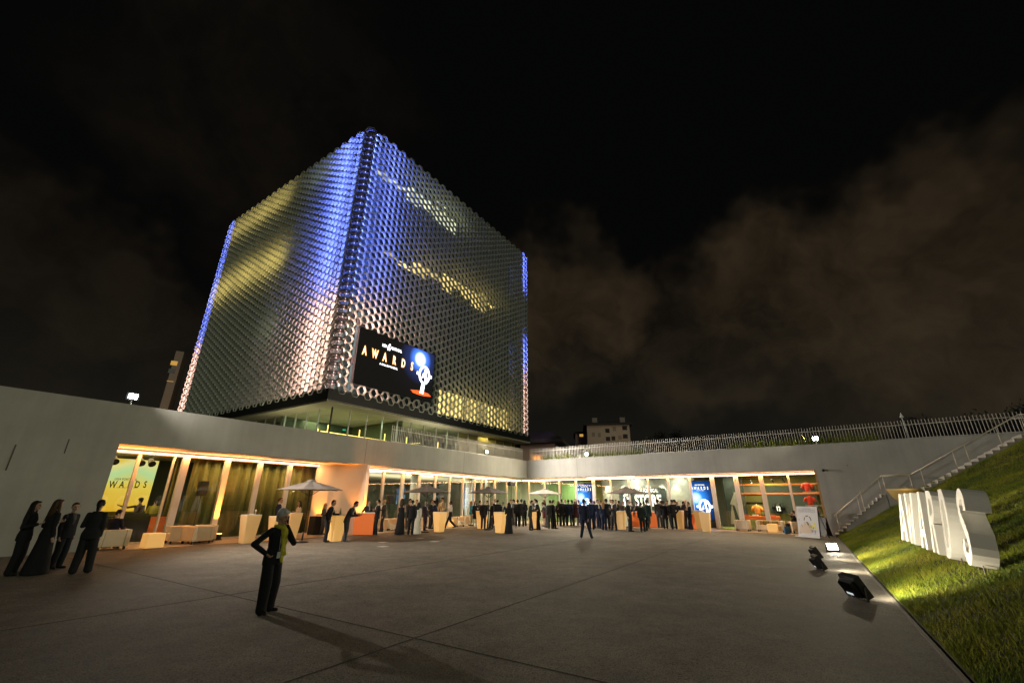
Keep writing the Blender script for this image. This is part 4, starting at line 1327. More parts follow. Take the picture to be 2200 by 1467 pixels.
# slab block left of the tower
A3 = ffr(372, 820, 110, R(33))
s0, _ = A3.px(362, 810); s1, zt_ = A3.px(396, 756)
wins = []
for x, y, mt in ((374, 780, "win_lit"), (369, 797, "win_dark"), (366, 818, "win_lit")):
    a, z = A3.px(x, y); wins.append((a - .55, a + .55, z - .45, z + .45, mt))
wins[2] = (wins[2][0], wins[2][1], wins[2][2] + .3, wins[2][3] - .5, "win_lit")
block("residential_tower", A3, s0, s1, 0, 9, 0, zt_, "far_wall2", "tall brown residential block with two lit windows left of the tower", "building", wins)
lamp("street_lamp_glow", "POINT", A3.p(s1 + 4, -12, 18), 900, (1, .66, .4), shadow_soft_size=.5)
# low pavilion on the terrace
A4 = ffr(1165, 965, 62, R(-14))
s0, z0 = A4.px(1118, 975); s1, z1 = A4.px(1192, 952)
block("roof_pavilion", A4, s0, s1, 0, 7, ZROOF, z1, "far_wall", "low pale pavilion with a broad dark roof behind the corner railing", "pavilion", [], roof=1.3)
# signal mast beyond the right railing
A5 = RW
s, _ = A5.px(1943, 915, 6)
b0 = A5.p(s, 6, ZROOF)
zt2 = at_dist(1937, 886, b0)[2]
ms = empty("roof_mast", b0, label="thin pole with a small cone top behind the right railing", cat="pole")
q = MB(); q.tube(b0, np.array([b0[0], b0[1], zt2 - .3]), .035); q.build("pole", M["steel"], ms)
q = MB(); q.tube(np.array([b0[0], b0[1], zt2 - .34]), np.array([b0[0], b0[1], zt2]), .12, .01); q.build("cap", M["white"], ms)

# dark trees beyond the right railing
M["bark"] = material("bark", (.05, .035, .025), .9, noise=.3)
M["leaf"] = material("dark_leaf", (.005, .007, .003), .8)
for x, y, dist, rad, lab in ((1985, 900, 55, 4.6, "dark round tree crown behind the railing near the roof mast"), (2175, 893, 48, 4.2, "dark tree crown behind the railing at the right picture edge"), (1425, 935, 110, 7.0, "dark tree mass right of the far apartment house")):
    d0 = ray(x, y); d0 = d0 / math.hypot(d0[0], d0[1]) * dist
    zc = EYE + d0[2] + .2
    root = empty("tree", (d0[0], d0[1], 0), label=lab, cat="tree")
    q = MB(); q.tube((d0[0], d0[1], 0), (d0[0], d0[1], zc - 1.4), .35, .12)
    for k in range(5):
        a = k * 1.3; q.tube((d0[0], d0[1], zc - 3.2), (d0[0] + math.cos(a) * rad * .5, d0[1] + math.sin(a) * rad * .5, zc - 1.2), .12, .03, 6)
    q.build("trunk", M["bark"], root)
    n = 16000
    cl = rng.normal(0, 1, (26, 3)); cl /= np.linalg.norm(cl, axis=1)[:, None]; cl *= rng.uniform(.3, .95, (26, 1)); cl[:, 2] *= .55
    c_ = cl[rng.integers(0, 26, n)] * rad + rng.normal(0, .10 * rad, (n, 3))
    c_ += np.array([d0[0], d0[1], zc - .50 * rad])
    u = rng.normal(0, 1, (n, 3)); v = rng.normal(0, 1, (n, 3)); sz = .030 * rad
    q = MB()
    vs = np.empty((n * 3, 3)); vs[0::3] = c_; vs[1::3] = c_ + u * sz; vs[2::3] = c_ + v * sz
    q.add(vs, [(3 * i, 3 * i + 1, 3 * i + 2) for i in range(n)]); q.build("crown", M["leaf"], root)

# ------------------------------------------------------------------ stairs up the grass bank along the right hall
st = empty("staircase", RW.p(24, -1.0), label="pale concrete staircase climbing beside the right hall to the terrace", cat="stairs")
flights = [(21.45, 24.05, 0.0, 2.21, 13), (25.35, 29.9, 2.21, ZROOF, 16)]
for (r0, r1, z0, z1, n) in flights:
    q = MB()
    for i in range(n):
        ra, rb = r0 + (r1 - r0) * i / n, r0 + (r1 - r0) * (i + 1) / n
        zt_ = z0 + (z1 - z0) * (i + 1) / n
        q.fbox(RW, ra, rb + .002, -1.60, -0.012, max(0, zt_ - 1.7), zt_ - .03)
    q.build("flight", M["concrete"], st)
    q = MB()
    for i in range(n):
        ra, rb = r0 + (r1 - r0) * i / n, r0 + (r1 - r0) * (i + 1) / n
        zt_ = z0 + (z1 - z0) * (i + 1) / n
        q.fbox(RW, ra - .025, rb - .028, -1.66, -0.012, zt_ - .027, zt_); q.fbox(RW, ra - .020, ra - .002, -1.66, -.012, zt_ - (z1 - z0) / n + .002, zt_ - .03)
    q.build("treads", material("pale_tread", (.66, .60, .52), .6, noise=.08), st)  # treads given a paler colour than the flight
q = MB(); q.fbox(RW, 24.085, 25.35, -1.62, -.012, 1.6, 2.21); q.build("landing", M["concrete"], st)
q = MB(); q.fbox(RW, 29.935, 36, -1.62, -.012, ZROOF - .5, ZROOF); q.build("landing", M["concrete"], st)
M["handrail"] = material("pale_steel_rail", (.66, .58, .46), .35, metal=.3)
path = [(21.6, .17), (24.05, 2.21), (25.3, 2.25), (29.8, ZROOF), (35, ZROOF)]
q = MB()
for o in (-1.5, -.16):
    for (a, za), (b, zb) in zip(path[:-1], path[1:]):
        q.tube(RW.p(a, o, za + .92), RW.p(b, o, zb + .92), .024, n=8)
q.build("handrail", M["handrail"], st, smooth=True)
for r_, z_ in ((21.7, .25), (22.8, 1.2), (23.0, 1.4), (23.9, 2.1), (24.1, 2.21), (25.2, 2.21), (25.7, 2.45), (27.1, 3.3), (27.6, 3.6), (28.9, 4.35), (29.85, 4.85), (31.5, 4.85)):
    q = MB(); q.tube(RW.p(r_, -1.5, z_), RW.p(r_, -1.5, z_ + .93), .016, n=8); q.build("post", M["handrail"], st, smooth=True)

# small wall lamp by the shop's upper corner
s, z = RW.px(1768, 1009)
wl = empty("wall_lamp", RW.p(s, -.05, z), label="small grey wall lamp on the right hall near the shop corner", cat="lamp")
q = MB(); q.fbox(RW, s - .04, s + .12, -.07, -.002, z - .04, z + .04); q.build("bracket", M["steel"], wl)
q = MB(); q.tube(RW.p(s + .02, -.07, z), RW.p(s + .02, -.24, z - .05), .05, .07, 10); q.build("head", M["dark"], wl)

# ------------------------------------------------------------------ white letters on the bank
M["letter"] = material("white_letter_foam", (.74, .70, .63), .55, noise=.04, nscale=2)
LEAN = R(8)
Yv = UP * math.cos(LEAN) + EDGE.n * math.sin(LEAN); Nv = EDGE.n * math.cos(LEAN) - UP * math.sin(LEAN)
LH, LD = 1.36, .33


def stroke(pts, w):
    """closed band along a polyline, as quads' outline pairs"""
    out = []
    for i, p in enumerate(pts):
        a = pts[max(0, i - 1)]; b = pts[min(len(pts) - 1, i + 1)]
        d = unit(np.array(b, float) - np.array(a, float)); nrm = np.array([-d[1], d[0]])
        out.append((np.array(p) + nrm * w / 2, np.array(p) - nrm * w / 2))
    return out


def letter(ch, s, u, z, width, lab, k, phi):
    base = EDGE.p(s, u, z)
    c_, s_ = math.cos(R(phi)), math.sin(R(phi)); rot = lambda v: np.array([v[0] * c_ - v[1] * s_, v[0] * s_ + v[1] * c_, v[2]])
    dv, nv = rot(EDGE.d), rot(EDGE.n)
    Yv = UP * math.cos(LEAN) + nv * math.sin(LEAN); Nv = nv * math.cos(LEAN) - UP * math.sin(LEAN)
    root = empty("standing_letter", base, label=lab, cat="letter", group="white letters spelling AWARDS on the grass")
    mb = MB()
    polys = []
    W, H, t = width, LH, width * .27
    if ch == "A":
        polys = [[(0, 0), (t, 0), (W * .5 + t * .18, H), (W * .5 - t * .55, H)], [(W - t, 0), (W, 0), (W * .5 + t * .55, H), (W * .5 - t * .18, H)],
                 [(W * .26, H * .20), (W * .74, H * .20), (W * .70, H * .34), (W * .30, H * .34)]]
    elif ch == "W":
        polys = [[(0, H), (t * .8, H), (W * .32, 0), (W * .20, 0)], [(W * .20, 0), (W * .34, 0), (W * .55, H * .78), (W * .45, H * .78)],
                 [(W * .45, H * .78), (W * .55, H * .78), (W * .80, 0), (W * .66, 0)], [(W * .68, 0), (W * .80, 0), (W, H), (W - t * .8, H)]]
    elif ch == "R":
        polys = [[(0, 0), (t, 0), (t, H), (0, H)], [(W * .45, H * .46), (W * .70, H * .46), (W, 0), (W - t * 1.05, 0)]]
        c = [(t, H - t * .45)] + [(W * .52 + W * .34 * math.cos(R(a)), H * .73 + H * .20 * math.sin(R(a))) for a in range(85, -95, -20)] + [(t, H * .50)]
        b = stroke(c, t * .9)
        polys += [[b[i][1], b[i + 1][1], b[i + 1][0], b[i][0]] for i in range(len(b) - 1)]
    elif ch == "D":
        polys = [[(0, 0), (t, 0), (t, H), (0, H)]]
        c = [(t, H - t * .45)] + [(W * .45 + W * .42 * math.cos(R(a)), H * .5 + (H * .5 - t * .45) * math.sin(R(a))) for a in range(88, -96, -12)] + [(t, t * .45)]
        b = stroke(c, t * .95)
        polys += [[b[i][1], b[i + 1][1], b[i + 1][0], b[i][0]] for i in range(len(b) - 1)]
    elif ch == "S":
        c = [(W * .86, H * .70)] + [(W * .5 + W * .36 * math.cos(R(a)), H * .76 + H * .155 * math.sin(R(a))) for a in range(0, 200, 18)]
        c += [(W * .22, H * .62), (W * .5, H * .50), (W * .78, H * .38)]
        c += [(W * .5 + W * .36 * math.cos(R(a)), H * .24 + H * .155 * math.sin(R(a))) for a in range(0, -200, -18)] + [(W * .14, H * .31)]
        b = stroke(c, t)
        polys = [[b[i][1], b[i + 1][1], b[i + 1][0], b[i][0]] for i in range(len(b) - 1)]
    for p in polys:
        mb.prism([tuple(q) for q in p], base, dv, Yv, Nv, LD)
    mb.build("body", M["letter"], root)
    for x in (W * .2, W * .8):
        pn = MB(); b0 = base + dv * x + nv * .14 + UP * .04; so2 = EDGE.so(b0); pn.tube(b0, np.array([b0[0], b0[1], bank_z(*so2) - .1]), .012, n=6)
        pn.build("ground_spike", M["bronze"], root)


PHI = (3.4, .8, -.8, -2.0, -3.4, -3.6)
for k, (ch, s, w_) in enumerate((("A", 11.59, .82), ("W", 12.92, 1.02), ("A", 14.6, .82), ("R", 15.87, .78), ("D", 17.12, .80), ("S", 18.5, .74))):
    letter(ch, s, 1.28, .66, w_, "white standing letter %s on the grass bank, %s" % (ch, ("farthest from the viewer", "second from the far end", "between the W and the R", "fourth from the far end", "between the R and the S", "nearest the viewer")[k]), k, PHI[k])

# round planter bowl beside the stairs
b0 = RW.p(24.75, -2.6, 1.35); 
s_, o_ = EDGE.so(b0); zb_ = bank_z(s_, o_)
pb = empty("planter_bowl", (b0[0], b0[1], zb_), label="ochre round bowl standing by the stair landing", cat="bowl")
q = MB(); prof = [(.28, 0), (.52, .22), (.66, .5), (.70, .62), (.62, .62), (.5, .45)]
q.loft([[np.array([b0[0] + r * math.cos(t), b0[1] + r * math.sin(t), zb_ + z + .05]) for t in [2 * math.pi * i / 28 for i in range(28)]] for r, z in prof])
q.build("bowl", material("ochre_clay", (.55, .38, .12), .6), pb, smooth=True)
lamp("bowl_lamp", "POINT", (b0[0] - .6, b0[1] - .9, zb_ + .9), 7, (1, .75, .3), shadow_soft_size=.08)

# ------------------------------------------------------------------ led floodlights on the plaza aimed at the letters
M["lens_dim"] = emitter("spot_lens_white", (1, .95, .82), 30)
M["lens_rim"] = emitter("spot_display", (.8, .9, .9), .7)


def ground_spot(x, y, aim, lab, sc=1.0, power=260, glow=True):
    p = gp(x, y)
    yaw = math.atan2(aim[1] - p[1], aim[0] - p[0])
    f = np.array([math.cos(yaw), math.sin(yaw), 0]); r_ = np.array([-f[1], f[0], 0])
    root = empty("led_floodlight", p, label=lab, cat="floodlight", group="led floodlights standing on the plaza")
    tilt = R(28)
    u = UP * math.cos(tilt) - f * math.sin(tilt); nn = f * math.cos(tilt) + UP * math.sin(tilt)
    c = p + UP * .22 * sc
    q = MB()
    def slab(w, h, d0, d1):
        vs = [c + r_ * i * w + u * j * h + nn * d for d in (d0, d1) for i, j in ((-1, -1), (1, -1), (1, 1), (-1, 1))]
        q.add(vs, [(3, 2, 1, 0), (4, 5, 6, 7), (0, 1, 5, 4), (1, 2, 6, 5), (2, 3, 7, 6), (3, 0, 4, 7)])
    slab(.25 * sc, .19 * sc, -.06 * sc, .05 * sc); slab(.20 * sc, .14 * sc, -.13 * sc, -.062 * sc)
    for i in range(7):
        vs_ = c + r_ * (-.18 + .06 * i) * sc
        q.bar(vs_ - u * .12 * sc - nn * .15 * sc, vs_ + u * .12 * sc - nn * .15 * sc, .012 * sc, .04 * sc, up=nn)
    q.build("housing", M["dark"], root, bevel=.008)
    q = MB(); vs = [c + r_ * i * .22 * sc + u * j * .15 * sc + nn * .054 * sc for i, j in ((-1, -1), (1, -1), (1, 1), (-1, 1))]
    q.add(vs, [(0, 1, 2, 3)]); q.build("lens", M["lens_dim"], root)
    q = MB(); q.bar(p + r_ * .28 * sc, c + r_ * .28 * sc, .03 * sc); q.bar(p - r_ * .28 * sc, c - r_ * .28 * sc, .03 * sc); q.bar(p + r_ * .28 * sc + UP * .01, p - r_ * .28 * sc + UP * .01, .05 * sc, .02)
    q.build("yoke", M["dark"], root)
    q = MB(); vs = [c + r_ * i * .10 * sc + u * (j * .02 - .06) * sc - nn * .172 * sc for i, j in ((-1, -1), (1, -1), (1, 1), (-1, 1))]
    q.add(vs, [(3, 2, 1, 0)]); q.build("display", M["lens_rim"], root)
    lamp("led_floodlight_beam", "SPOT", c + nn * .12, power, (1, .90, .66), aim=aim, spot_size=R(124), spot_blend=.9, shadow_soft_size=.06)


_p1 = gp(1763, 1224); _p2 = gp(1757, 1200); _p3 = gp(1845, 1286)
ground_spot(1763, 1224, _p1 + EDGE.n * 5 - EDGE.d * 1.3 + UP * 1.7, "black led floodlight behind its twin, nearer of the pair by the rust stain", .95, 480)
ground_spot(1757, 1200, _p2 + EDGE.n * 5 - EDGE.d * 1.2 + UP * 1.7, "black led floodlight farther of the close pair, tilted towards the grass", .95, 480)
ground_spot(1845, 1286, _p3 + EDGE.n * 5 - EDGE.d * 2.4 + UP * 1.7, "black led floodlight seen from behind, nearest the viewer", 1.05, 250)
p_ = gp(1790, 1185)
ground_spot(1790, 1185, EDGE.p(16.5, 1.5, 1.2), "led floodlight with its white lit face towards the viewer", .75, 120)
# ------------------------------------------------------------------ furniture on the terrace
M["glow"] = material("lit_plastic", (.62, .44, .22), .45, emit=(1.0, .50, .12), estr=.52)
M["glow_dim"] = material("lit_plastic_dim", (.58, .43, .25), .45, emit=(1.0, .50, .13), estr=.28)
M["orange_glow"] = material("orange_bar_front", (.85, .22, .06), .45, emit=(1.0, .17, .02), estr=.17)
M["canvas"] = material("taupe_canvas", (.25, .205, .175), .85, noise=.06, nscale=3, bump=.1, bscale=200)


def ground_at(x, y, omax=1.25):
    """place on the plaza under a pixel, kept in front of the glass"""
    p = gp(x, y)
    for fr, om in ((RW, omax), (LW, omax)):
        s, o = fr.so(p)
        if o > om and s > -1:
            sp, _ = fr.px(x, y, om)
            p = fr.p(sp, om, 0)
    return p


def yaw_to_cam(p):
    return math.atan2(p[0], p[1])


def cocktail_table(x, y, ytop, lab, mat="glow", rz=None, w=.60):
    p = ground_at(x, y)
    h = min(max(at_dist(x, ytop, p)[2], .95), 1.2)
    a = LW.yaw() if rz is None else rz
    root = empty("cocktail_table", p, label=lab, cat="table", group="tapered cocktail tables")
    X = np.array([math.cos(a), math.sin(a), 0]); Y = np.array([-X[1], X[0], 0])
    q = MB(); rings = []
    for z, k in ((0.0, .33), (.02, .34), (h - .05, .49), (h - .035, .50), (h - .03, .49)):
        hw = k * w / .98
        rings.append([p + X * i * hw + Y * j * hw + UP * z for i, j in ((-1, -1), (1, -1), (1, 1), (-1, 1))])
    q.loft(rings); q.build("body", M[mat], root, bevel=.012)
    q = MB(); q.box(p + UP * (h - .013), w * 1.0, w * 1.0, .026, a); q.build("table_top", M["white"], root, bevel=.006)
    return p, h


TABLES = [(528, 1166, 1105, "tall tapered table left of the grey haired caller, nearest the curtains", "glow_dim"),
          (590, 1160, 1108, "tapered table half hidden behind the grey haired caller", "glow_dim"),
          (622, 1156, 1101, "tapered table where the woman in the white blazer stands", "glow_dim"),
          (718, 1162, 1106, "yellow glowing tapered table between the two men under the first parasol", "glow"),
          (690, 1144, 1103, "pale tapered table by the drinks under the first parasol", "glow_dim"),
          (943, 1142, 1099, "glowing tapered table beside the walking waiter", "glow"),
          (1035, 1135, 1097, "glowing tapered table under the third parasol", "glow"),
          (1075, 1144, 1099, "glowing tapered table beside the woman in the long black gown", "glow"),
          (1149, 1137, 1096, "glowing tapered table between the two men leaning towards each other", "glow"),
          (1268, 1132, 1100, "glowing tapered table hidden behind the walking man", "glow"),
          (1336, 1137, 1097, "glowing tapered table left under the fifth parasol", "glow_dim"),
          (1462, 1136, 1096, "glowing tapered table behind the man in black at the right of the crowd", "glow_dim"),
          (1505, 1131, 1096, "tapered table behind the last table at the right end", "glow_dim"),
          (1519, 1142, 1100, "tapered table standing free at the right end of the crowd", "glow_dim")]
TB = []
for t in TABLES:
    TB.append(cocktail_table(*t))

# drinks on tables
M["bottle"] = material("green_bottle", (.05, .09, .03), .15); M["tumbler"] = material("pale_drink_glass", (.7, .62, .45), .1)
def bottle(p, lab, kind="bottle"):
    q = MB()
    prof = [(.036, 0), (.037, .15), (.03, .2), (.013, .235), (.013, .29)] if kind == "bottle" else [(.03, 0), (.006, .01), (.005, .09), (.035, .13), (.032, .2)]
    q.loft([[p + np.array([r * math.cos(t), r * math.sin(t), z]) for t in [2 * math.pi * i / 10 for i in range(10)]] for r, z in prof])
    tag(q.build(kind if kind == "bottle" else "wine_glass", M["bottle" if kind == "bottle" else "tumbler"], loc=p, smooth=True), lab, "bottle" if kind == "bottle" else "glass", "drinks on the tables")
for ti, offs in ((3, ((-.12, .05, "wine_glass"), (.10, -.1, "wine_glass"), (.05, .14, "bottle"))), (4, ((-.1, 0, "bottle"), (.08, .05, "wine_glass"), (.12, -.12, "bottle"))), (5, ((-.05, 0, "bottle"), (.12, .1, "wine_glass"))), (8, ((0, 0, "wine_glass"),)), (0, ((.1, .1, "wine_glass"),))):
    p, h = TB[ti]
    for k, (a, b, kd) in enumerate(offs):
        w_ = "%s %s" % ("dark green bottle" if kd == "bottle" else "pale stemmed drink glass", "standing on the " + TABLES[ti][3])
        words = w_.split()
        lab = " ".join(words[:16])
        if sum(1 for o in offs if o[2] == kd) > 1:
            lab = ("left " if k == 0 else "right ") + " ".join(words[:15])
        bottle(p + np.array([a, b, h]), lab, kd)


def long_bar(xa, xb, y, h, lab, depth=.7, fr=LW):
    pa, pb = ground_at(xa, y), ground_at(xb, y)
    a = math.atan2(pb[1] - pa[1], pb[0] - pa[0]); c = (pa + pb) / 2; ln = np.linalg.norm(pb - pa)
    root = empty("bar_counter", c, label=lab, cat="counter")
    n = np.array([-math.sin(a), math.cos(a), 0])
    q = MB(); q.box(c + n * depth / 2 + UP * h / 2, ln, depth, h - .03, a); q.build("front", M["orange_glow"], root, bevel=.01)
    q = MB(); q.box(c + n * depth / 2 + UP * (h - .003), ln + .06, depth + .06, .04, a); q.build("counter_top", M["white"], root, bevel=.006)
    return c, h


long_bar(757, 800, 1149, 1.08, "orange lit bar counter in front of the glass behind the men in suits")
long_bar(1350, 1414, 1131, 1.05, "long orange lit bar counter below the STORE sign")
long_bar(1487, 1500, 1124, 1.0, "short orange counter end beside the right blue screen")

# dark draped side table by the slanted wall
p = ground_at(676, 1146); q = MB(); q.box(p + UP * .45, .55, .55, .9, LW.yaw()); sd = q.build("side_table", M["black_cloth"], loc=p, bevel=.02)
tag(sd, "dark draped side table beside the slanted white wall", "table")


def parasol(x, y, xa, ya, xl, xr, lab):
    p = ground_at(x, y)
    ap = at_dist(xa, ya, p)
    zt_ = min(max(ap[2], 2.3), 2.9)
    L_ = np.linalg.norm(at_dist(xl, ya + 22, p)[:2] - at_dist(xr, ya + 22, p)[:2]) / 2
    rad = min(max(L_, 1.35), 1.9)
    root = empty("parasol", p, label=lab, cat="parasol", group="taupe parasols along the terrace")
    q = MB(); q.loft([[p + np.array([r * math.cos(t), r * math.sin(t), z]) for t in [2 * math.pi * i / 20 for i in range(20)]] for r, z in ((.27, 0), (.27, .045), (.2, .075), (.04, .09))]); q.build("base", M["dark"], root, smooth=False)
    q = MB(); q.tube(p + UP * .08, p + UP * .42, .032); q.tube(p + UP * .42, p + UP * (zt_ - .02), .021); q.build("pole", M["dark"], root, smooth=True)
    n = 8; drop = .42 * rad / 1.6; rings = []; a0 = .2
    for k in range(7):
        f = k / 6; ring = []
        for i in range(n * 4):
            t = 2 * math.pi * i / (n * 4) + a0
            edge = math.cos(math.pi / n) / math.cos(((t - a0) % (2 * math.pi / n)) - math.pi / n)
            r = rad * (.06 + .94 * f) * edge * 1.0
            sag = .035 * math.sin(math.pi * f) * (1 - abs((((t - a0) / (2 * math.pi / n)) % 1) - .5) * 2)
            ring.append(p + np.array([r * math.cos(t), r * math.sin(t), zt_ - drop * f ** 1.08 - sag]))
        rings.append(ring)
    ring = [v + UP * -.09 * 1.0 for v in rings[-1]]
    q = MB(); q.loft(rings, caps=False); 
    q.f.append(tuple(range(n * 4))); q.m.append(0)
    ob = q.build("canopy", M["canvas"], root)
    so = ob.modifiers.new("thick", "SOLIDIFY"); so.thickness = .012
    q = MB(); q.loft([[p + np.array([r * math.cos(t), r * math.sin(t), z]) for t in [2 * math.pi * i / 8 + a0 for i in range(8)]] for r, z in ((.20, zt_ - .01), (.17, zt_ + .05), (.02, zt_ + .09))]); q.build("cap", M["canvas"], root)
    q = MB()
    for i in range(n):
        t = 2 * math.pi * i / n + a0; e_ = np.array([math.cos(t), math.sin(t), 0])
        q.bar(p + UP * (zt_ - .05) + e_ * .05, p + e_ * rad * .985 + UP * (zt_ - drop - .012), .016)
        q.bar(p + UP * (zt_ - .62) + e_ * .03, p + e_ * rad * .5 + UP * (zt_ - drop * .47 - .03), .013)
    q.build("ribs", M["dark"], root)


parasol(648, 1165, 671, 1034, 590, 737, "first open taupe parasol from the left beside the slanted white wall")
parasol(912, 1143, 917, 1044, 868, 967, "second open taupe parasol from the left by the bare backed gown")
parasol(1048, 1138, 1050, 1047, 1012, 1092, "third open taupe parasol from the left in front of the corner hall")
parasol(1172, 1130, 1175, 1051, 1138, 1212, "fourth open taupe parasol from the left above the dense crowd")
parasol(1352, 1133, 1351, 1048, 1306, 1395, "fifth and rightmost taupe parasol in front of the STORE sign")


def armchair(p, rz, lab, w=.86, d=.80, name="armchair", group="white armchairs on the terrace", cat="armchair", cushions=0):
    """square low armchair facing local +y"""
    c, s_ = math.cos(rz), math.sin(rz)
    X = np.array([c, s_, 0]); Y = np.array([-s_, c, 0])
    root = empty(name, p, label=lab, cat=cat, group=group)
    def bx(x, y, z, sx, sy, sz, mat, nm, bv=.02):
        q = MB(); q.box(p + X * x + Y * y + UP * z, sx, sy, sz, rz); return q.build(nm, M[mat], root, bevel=bv)
    a = .15
    bx(0, 0.08, .25, w - 2 * a - .006, d - .18, .28, "leather", "seat")
    bx(0, -d / 2 + .09, .385, w - 2 * a - .006, .18, .55, "leather", "backrest")
    for sg in (-1, 1):
        bx(sg * (w / 2 - a / 2), 0, .385, a, d, .55, "leather", "armrest")
        for sy in (-1, 1):
            bx(sg * (w / 2 - .09), sy * (d / 2 - .09), .055, .06, .06, .11, "dark", "foot", 0)
    for k in range(cushions):
        bx((k - .5) * .5, -d / 2 + .26, .52, .36, .12, .26, "curtain", "cushion", .04)
    return root


_ly = LW.yaw(); _ry = RW.yaw()
def toward(fr, sgn=-1):     # chair angle so that it faces out to the plaza
    n = fr.n * sgn
    return math.atan2(n[1], n[0]) - math.pi / 2


CH = [(231, 1180, toward(LW, 1), "white armchair with a seated man in dark trousers by the left glass", .9),
      (420, 1167, toward(LW, 1) + .2, "white armchair nearest the viewer in the group of three before the curtains", .86),
      (380, 1164, toward(LW, 1) + 1.5, "white armchair left in the group of three before the curtains", .8),
      (437, 1160, toward(LW) - .3, "white armchair behind its neighbours nearest the orange mullion", .8),
      (833, 1138, toward(LW), "white armchair by the loudspeaker right of the bald man", .8),
      (852, 1136, toward(LW), "white armchair half hidden by the bare backed gown", .8),
      (917, 1133, toward(LW), "white armchair behind the man under the second parasol", .8),
      (982, 1131, toward(LW), "white armchair left of its twin behind the walking waiter", .85),
      (1000, 1129, toward(LW) + .5, "white armchair with an open side right of the walking waiter", .9),
      (1598, 1139, toward(RW, 1), "white armchair turned to the glass left of the two seater sofa", .86),
      (1716, 1142, toward(RW, 1) + .4, "white armchair with a seated person behind the poster board", .86)]
CHP = {}
for x, y, rz, lab, w in CH:
    p = ground_at(x, y, 1.15); CHP[x] = (p, rz)
    armchair(p, rz, lab, w)
sp0 = ground_at(1658, 1140, 1.25)
armchair(sp0, toward(RW), "white two seater sofa with two dark cushions at the shop end", 1.55, .8, "sofa", None, "sofa", 2)
for x, y, lab, s_ in ((324, 1177, "glowing white cube seat in front of the black clothed table", .52), (1662, 1143, "glowing white cube table before the two seater sofa", .5), (962, 1132, "glowing cube beside the walking waiter's legs", .5)):
    p = ground_at(x, y, .75 if x > 1600 else 1.2); q = MB(); q.box(p + UP * (s_ / 2 + .005), s_ * 1.1, s_ * 1.1, s_ * .95, _ly if x < 1200 else _ry)
    tag(q.build("light_cube", M["glow"], loc=p, bevel=.03), lab, "cube seat")

# dark uplights and plant pot at the foot of the curtain front
M["par_lens"] = emitter("uplight_lens", (1, .45, .08), 16)
def uplight(p, aim, power, lab, col=(1, .26, .02)):
    root = empty("uplight", p, label=lab, cat="uplight", group="orange uplights at the hall front")
    q = MB(); q.tube(p + UP * .04, p + UP * .26, .11, .12, 14); q.box(p + UP * .02, .26, .2, .04, _ly); q.build("housing", M["dark"], root)
    q = MB(); q.tube(p + UP * .262, p + UP * .27, .10, .10, 14); q.build("lens", M["par_lens"], root)
    lamp("uplight_beam", "SPOT", p + UP * .3, power, col, aim=aim, spot_size=R(70), spot_blend=.6, shadow_soft_size=.05)


uplight(LW.p(18.25, 1.55), LW.p(18.2, 1.95, 3.0), 3000, "orange uplight at the left edge of the slanted white wall")
uplight(LW.p(16.85, -.25), LW.p(17.0, .15, 3.2), 2000, "orange uplight at the right edge of the slanted white wall")
s_m = s_at(LW, 490, GL, ZG)
uplight(LW.p(s_m - .05, 1.45), LW.p(s_m, 2.0, 3.0), 1100, "orange uplight below the wide mullion of the curtain front")
uplight(LW.p(27.4, 1.0), LW.p(27.6, .8, 3.6), 1500, "orange uplight behind the seated man's armchair")
q = MB(); b0 = LW.p(22.2, 1.5); q.loft([[b0 + np.array([r * math.cos(t), r * math.sin(t), z]) for t in [2 * math.pi * i / 4 + .5 for i in range(4)]] for r, z in ((.15, 0), (.2, .34))])
pot = empty("plant_pot", b0, label="small dark pot with spiky leaves in front of the curtains", cat="plant")
q.build("pot", M["roof_dark"], pot)
q = MB()
for k in range(9):
    a = k * .7; q.add([b0 + np.array([.03 * math.cos(a + 1.5), .03 * math.sin(a + 1.5), .3]), b0 + np.array([-.03 * math.cos(a + 1.5), -.03 * math.sin(a + 1.5), .3]), b0 + np.array([.3 * math.cos(a), .3 * math.sin(a), .75 + .1 * (k % 3)])], [(0, 1, 2)])
q.build("leaf", M["leaf"], pot)
# loudspeakers standing outside
for x, yt, yb, lab in ((832, 1064, 1082, "loudspeaker on a pole right of the bald man in front of the glass"), (1098, 1035, 1043, "dark loudspeaker raised on a thin stand in the corner")):
    p = ground_at(x, 1135, 1.6); z1 = at_dist(x, yt, p)[2]; z0 = at_dist(x, yb, p)[2]
    root = empty("loudspeaker", p, label=lab, cat="loudspeaker")
    q = MB(); wd = .32 if x < 900 else .6; q.box(p + UP * (z0 + z1) / 2, wd, .3, z1 - z0, _ly); q.build("cabinet", M["dark"] if x > 900 else M["roof_dark"], root, bevel=.015)
    q = MB(); q.tube(p + UP * .5, p + UP * z0, .02)
    for k in range(3):
        q.tube(p + UP * .52, p + np.array([.35 * math.cos(k * 2.1), .35 * math.sin(k * 2.1), .01]), .012)
    q.build("stand", M["dark"], root)
# pale hatch squares laid on the asphalt
for k, (x, y, w_) in enumerate(((822, 1174, 17), (823, 1164.5, 14), (934, 1163, 13), (903, 1156, 12))):
    a = gp(x - w_, y); b = gp(x + w_, y); c = (a + b) / 2; ln = np.linalg.norm(b - a) * .62
    q = MB(); q.box(c + UP * .006, ln, ln, .008, _ly)  # thin pale square on top of the asphalt
    tag(q.build("floor_plate", material("pale_plate%d" % k, (.30, .28, .26), .45), loc=c), ("pale square floor hatch nearest the viewer left of the crowd", "pale square floor hatch behind the nearest hatch", "pale square floor hatch in front of the glowing table by the waiter", "faint pale floor hatch in front of the bare backed gown")[k], "plate", "pale plates on the asphalt")
